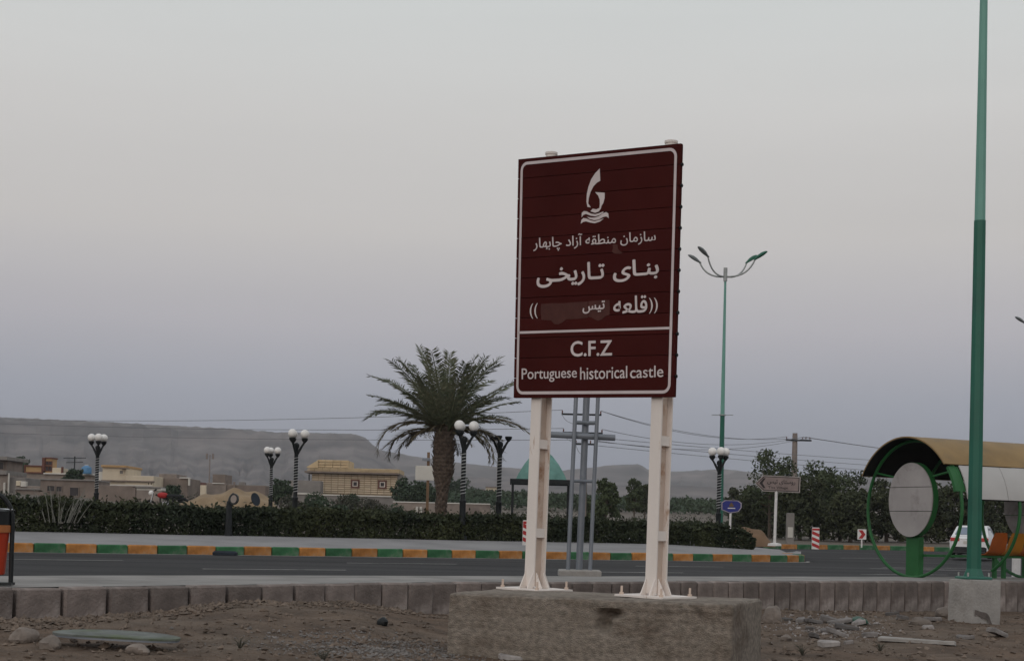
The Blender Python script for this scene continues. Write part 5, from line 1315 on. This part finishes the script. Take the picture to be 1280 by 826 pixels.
# ------------------------------------------------------------------ litter bin at the left border
p = D(-14, 731.5, 0.0); s = depth(p) / F
t = thing('litter_bin', 'orange litter bin hanging in a black arched frame at the left border', 'litter bin', p, R_(6))
hw = 26.5 * s; arch = [(hw, 0, .02), (hw, 0, .62), (hw, 0, .72)] + [(hw * math.cos(a), 0, .72 + .30 * math.sin(a)) for a in np.arange(.16, 3.0, .16)] + [(-hw, 0, .72), (-hw, 0, .62), (-hw, 0, .02)]
MB().tube(arch, .026, 8).build('frame', 'black', t, smooth=50)
MB().box((0, 0, .025), (2 * hw + .05, .2, .03)).build('foot_bar', 'black', t)
MB().tube([(-hw, -.01, .845 - .0), (hw, -.01, .84)], .014, 6).build('cross_bar', 'chrome', t)
q = MB(); q.lathe([(.155, .12), (.165, .13), (.205, .62), (.195, .62), (.15, .16)], 20); q.build('bucket', 'binor', t, smooth=40)
MB().lathe([(.205, .585), (.222, .59), (.222, .665), (.21, .67), (.2, .66)], 20).build('rim', 'binrim', t, smooth=40)
MB().lathe([(.215, .672), (.215, .82), (.15, .845), (.02, .86)], 20).build('hood', 'black', t, smooth=40)
# ------------------------------------------------------------------ stones and litter on the dirt
def dirt_at(px, py):
    z = -.5
    for _ in range(12): p = D(px, py, z); z = dirt_z(p.x, p.y)
    return Vector((p.x, p.y, z))
def rock(px, py, r, label, sq=(1, .8, .7), seed=0, mat='rock', name='rock', cat='rock'):
    q = MB().sphere((0, 0, 0), 1, 14, 9)
    q.v = [tuple(Vector(v) * (1 + .28 * noise.noise(Vector(v) * 1.1 + Vector((seed, 0, 0))) + .12 * noise.noise(Vector(v) * 3 + Vector((seed, 4, 0))))) for v in q.v]
    q.v = [(v[0] * r * sq[0], v[1] * r * sq[1], v[2] * r * sq[2]) for v in q.v]
    o = q.build(name, mat, smooth=38); p = dirt_at(px, py); o.location = p + Vector((0, 0, r * sq[2] * .45)); o.rotation_euler = (0, 0, seed * 1.3); tag(o, label, cat); return o
rock(64, 808, .10, 'pale rounded stone at the left end of the oval plate', (1.1, .9, .8), 1)
rock(172, 815, .105, 'flat brown stone under the right half of the oval plate', (1.2, .9, .6), 2)
rock(30, 797, .12, 'rough brown stone nearest the left border', (1.1, .8, .8), 3)
rock(478, 783, .075, 'small dark stone on the dirt slope left of the plinth', (1.1, .8, .8), 4, 'black')
rock(965, 777, .17, 'large tan stone against the right end of the plinth', (.9, .8, .95), 5)
rock(1180, 772, .17, 'tan stone leaning near the concrete foundation block', (1.3, .8, .7), 6)
rock(1150, 781, .14, 'low brown stone in the litter left of the foundation block', (1.2, .8, .6), 7)
rock(983, 800, .07, 'small tan stone below the large stone by the plinth', (1.2, .9, .7), 8)
# the oval plate lying on two stones
a_, b_ = dirt_at(66, 800), dirt_at(225, 812)
a_.z += .10; b_.z += .09
t = thing('oval_plate', 'weathered grey green oval plate lying on stones at the lower left', 'plate', (a_ + b_) / 2, math.atan2(b_.y - a_.y, b_.x - a_.x))
hl = (b_ - a_).length / 2; tl = math.atan2(b_.z - a_.z, 2 * hl)
n = 40; oval = [(hl * math.copysign(abs(math.cos(2 * math.pi * k / n)) ** .85, math.cos(2 * math.pi * k / n)), .23 * math.sin(2 * math.pi * k / n)) for k in range(n)]
for nm, mt, t0, t1, k in (('plate', 'platetop', .0, .018, 1.0), ('edge_rim', 'greysteel', -.018, -.001, .985)):
    q = MB(); q.prism([(u * k, v * k) for u, v in oval], lambda u, v, o: (u, v, o + math.tan(tl) * u + .06 * v + .012 * math.cos(u * 2.5)), t0, t1); q.build(nm, mt, t)
def slab(px, py, l, w_, h_, rz, mat, label, name='debris', tilt=0.0, cat='debris'):
    q = MB().bevbox((0, 0, 0), (l, w_, h_), min(h_, w_) * .25); q.v = [tuple(Vector(v) + noise.noise_vector(Vector(v) * 5 + Vector((px, 0, 0))) * min(.03, h_ * .5)) for v in q.v]
    o = q.build(name, mat); p = dirt_at(px, py); o.location = p + Vector((0, 0, h_ * .5 + abs(math.sin(tilt)) * l * .4)); o.rotation_euler = (0, tilt, rz); tag(o, label, cat); return o
slab(1146, 803, .95, .14, .045, -.55, 'concrete', 'long grey plank lying on the dirt left of the foundation block', 'plank', .0, 'plank')
slab(1036, 808, .24, .16, .07, .2, 'debris', 'white broken tile lying alone in front of the litter heap')
slab(625, 815, .17, .13, .10, .3, 'black', 'small black box half buried at the foot of the plinth', 'black_box', 0, 'box')
slab(638, 824, .22, .13, .05, .1, 'debris', 'pale crumpled scrap beside the black box', 'scrap')
for i, (px, py, l, w_, h_, rz) in enumerate(((984, 773, .16, .11, .05, .3), (1000, 776, .18, .12, .05, 1.0), (1017, 779, .3, .12, .05, .4), (1036, 779, .26, .16, .07, -.2), (1050, 780, .34, .14, .05, .2), (1058, 786, .32, .13, .05, -.3), (1087, 796, .17, .13, .06, .4), (1047, 796, .34, .1, .06, .2),
                                             (1033, 787, .2, .16, .04, .7), (1012, 786, .16, .12, .05, 1.4), (1166, 777, .26, .14, .06, .3), (1160, 784, .16, .1, .06, -.3), (1115, 770, .24, .12, .05, .1), (1128, 774, .2, .1, .05, .5), (1206, 797, .2, .14, .05, .2), (1246, 796, .3, .14, .06, .3), (1061, 805, .1, .07, .04, 0), (1016, 797, .16, .1, .05, .8), (1073, 780, .2, .12, .05, .9))):
    slab(px, py, l, w_, h_, rz + rnd.uniform(-.3, .3), 'debris', 'pale piece of broken rubble in the litter heap below the wall', 'rubble', rnd.uniform(-.2, .25), 'rubble')['group'] = 'rubble in the litter heap'
rock(1073, 779, .16, 'crumpled dark green plastic sheet in the litter heap', (1.2, .8, .45), 11, 'plastgreen', 'plastic_sheet', 'plastic sheet')
p = G(258, 45.6, 0); p = KO + UX * ((p - KO).dot(UX)) - NX * .7; o = MB().bevbox((0, 0, .07), (.7, .3, .12), .05).build('scrap', 'navy'); o.location = (p.x, p.y, road_z(p.x, p.y)); tag(o, 'blue grey rag lying on the road against the painted kerb', 'rag')
for i, (px, py, lab) in enumerate(((300, 797, 'dry weed tuft on the dirt right of the oval plate'), (405, 803, 'dry weed tuft by the grey gravel patch'), (1100, 812, 'dry weed tuft in front of the grey plank'), (1003, 818, 'dry weed tuft right of the plinth at the bottom edge'))):
    t = thing('weed_tuft', lab, 'weed', dirt_at(px, py), 0, 'dry weeds on the dirt')
    q = MB()
    for k in range(26):
        a = rnd.uniform(0, 6.28); r0 = rnd.uniform(.02, .10); ln = rnd.uniform(.05, .13)
        q.tube([(0, 0, -.01), (math.cos(a) * r0 * .5, math.sin(a) * r0 * .5, ln * .7), (math.cos(a) * r0 * 1.3, math.sin(a) * r0 * 1.3, ln)], [.003, .0025, .001], 3)
    q.build('blades', 'scrub', t, kind='stuff')
# pebbles and grit
def scatter(name, n, fn, lo, hi, mat, label, seed):
    g = np.random.default_rng(seed); V = []; Fc = []
    base = np.array([(1, 0, 0), (-1, 0, 0), (0, 1, 0), (0, -1, 0), (0, 0, .75), (0, 0, -.75)]); tri = [(0, 2, 4), (2, 1, 4), (1, 3, 4), (3, 0, 4), (2, 0, 5), (1, 2, 5), (3, 1, 5), (0, 3, 5)]
    for i in range(n):
        x, y = fn(g); r = lo + (hi - lo) * g.random() ** 4; a = g.uniform(0, 6.28); c, s_ = math.cos(a), math.sin(a)
        b_ = base * r * g.uniform(.6, 1.3, 3) + g.normal(0, r * .2, (6, 3)); o_ = len(V)
        for v in b_: V.append((x + v[0] * c - v[1] * s_, y + v[0] * s_ + v[1] * c, dirt_z(x, y) + v[2] * .95 + r * .25))
        Fc += [(a_ + o_, b2 + o_, c_ + o_) for a_, b2, c_ in tri]
    me = bpy.data.meshes.new(name); me.from_pydata(V, [], Fc); me.materials.append(MT[mat]); o = link(name, me, kind='stuff'); o['label'] = label; o['category'] = 'stones'; return o
def fpeb(g):
    px = g.uniform(-20, 1300); s_ = g.uniform(.15, 1) ** 1.2 * 9; d_ = g.uniform(11, 28); p = G(px, d_, -.4)
    while p.y > lin(NE, p.x) - .3: d_ -= 1.0; p = G(px, d_, -.4)
    return p.x, p.y
scatter('pebbles', 13000, fpeb, .006, .044, 'pebble', 'loose pebbles and clods scattered over the brown dirt', 21)
c = dirt_at(470, 812)
scatter('gravel', 2600, lambda g: (c.x + g.normal(0, .55), c.y + g.normal(0, .45)), .008, .024, 'gravel', 'patch of light grey gravel in front of the plinth, bottom edge', 22)
scatter('grit', 650, lambda g: ((lambda p: (p.x, p.y))(dirt_at(g.normal(1040, 45), g.normal(783, 9)))),   .008, .036, 'debris', 'small crushed litter below the wall right of the plinth', 23)
# ------------------------------------------------------------------ haze
hz = MB().box((0, 2600, 148), (9000, 6400, 300)).build('haze', 'pave', kind='stuff')
hm = bpy.data.materials.new('haze'); hm.use_nodes = True; t = hm.node_tree
for n_ in list(t.nodes): t.nodes.remove(n_)
ho = t.nodes.new('ShaderNodeOutputMaterial'); hv = t.nodes.new('ShaderNodeVolumePrincipled'); t.links.new(hv.outputs[0], ho.inputs['Volume'])
hv.inputs['Color'].default_value = (.83, .85, .90, 1); hv.inputs['Density'].default_value = .00016; hv.inputs['Anisotropy'].default_value = .1
hz.data.materials.clear(); hz.data.materials.append(hm)
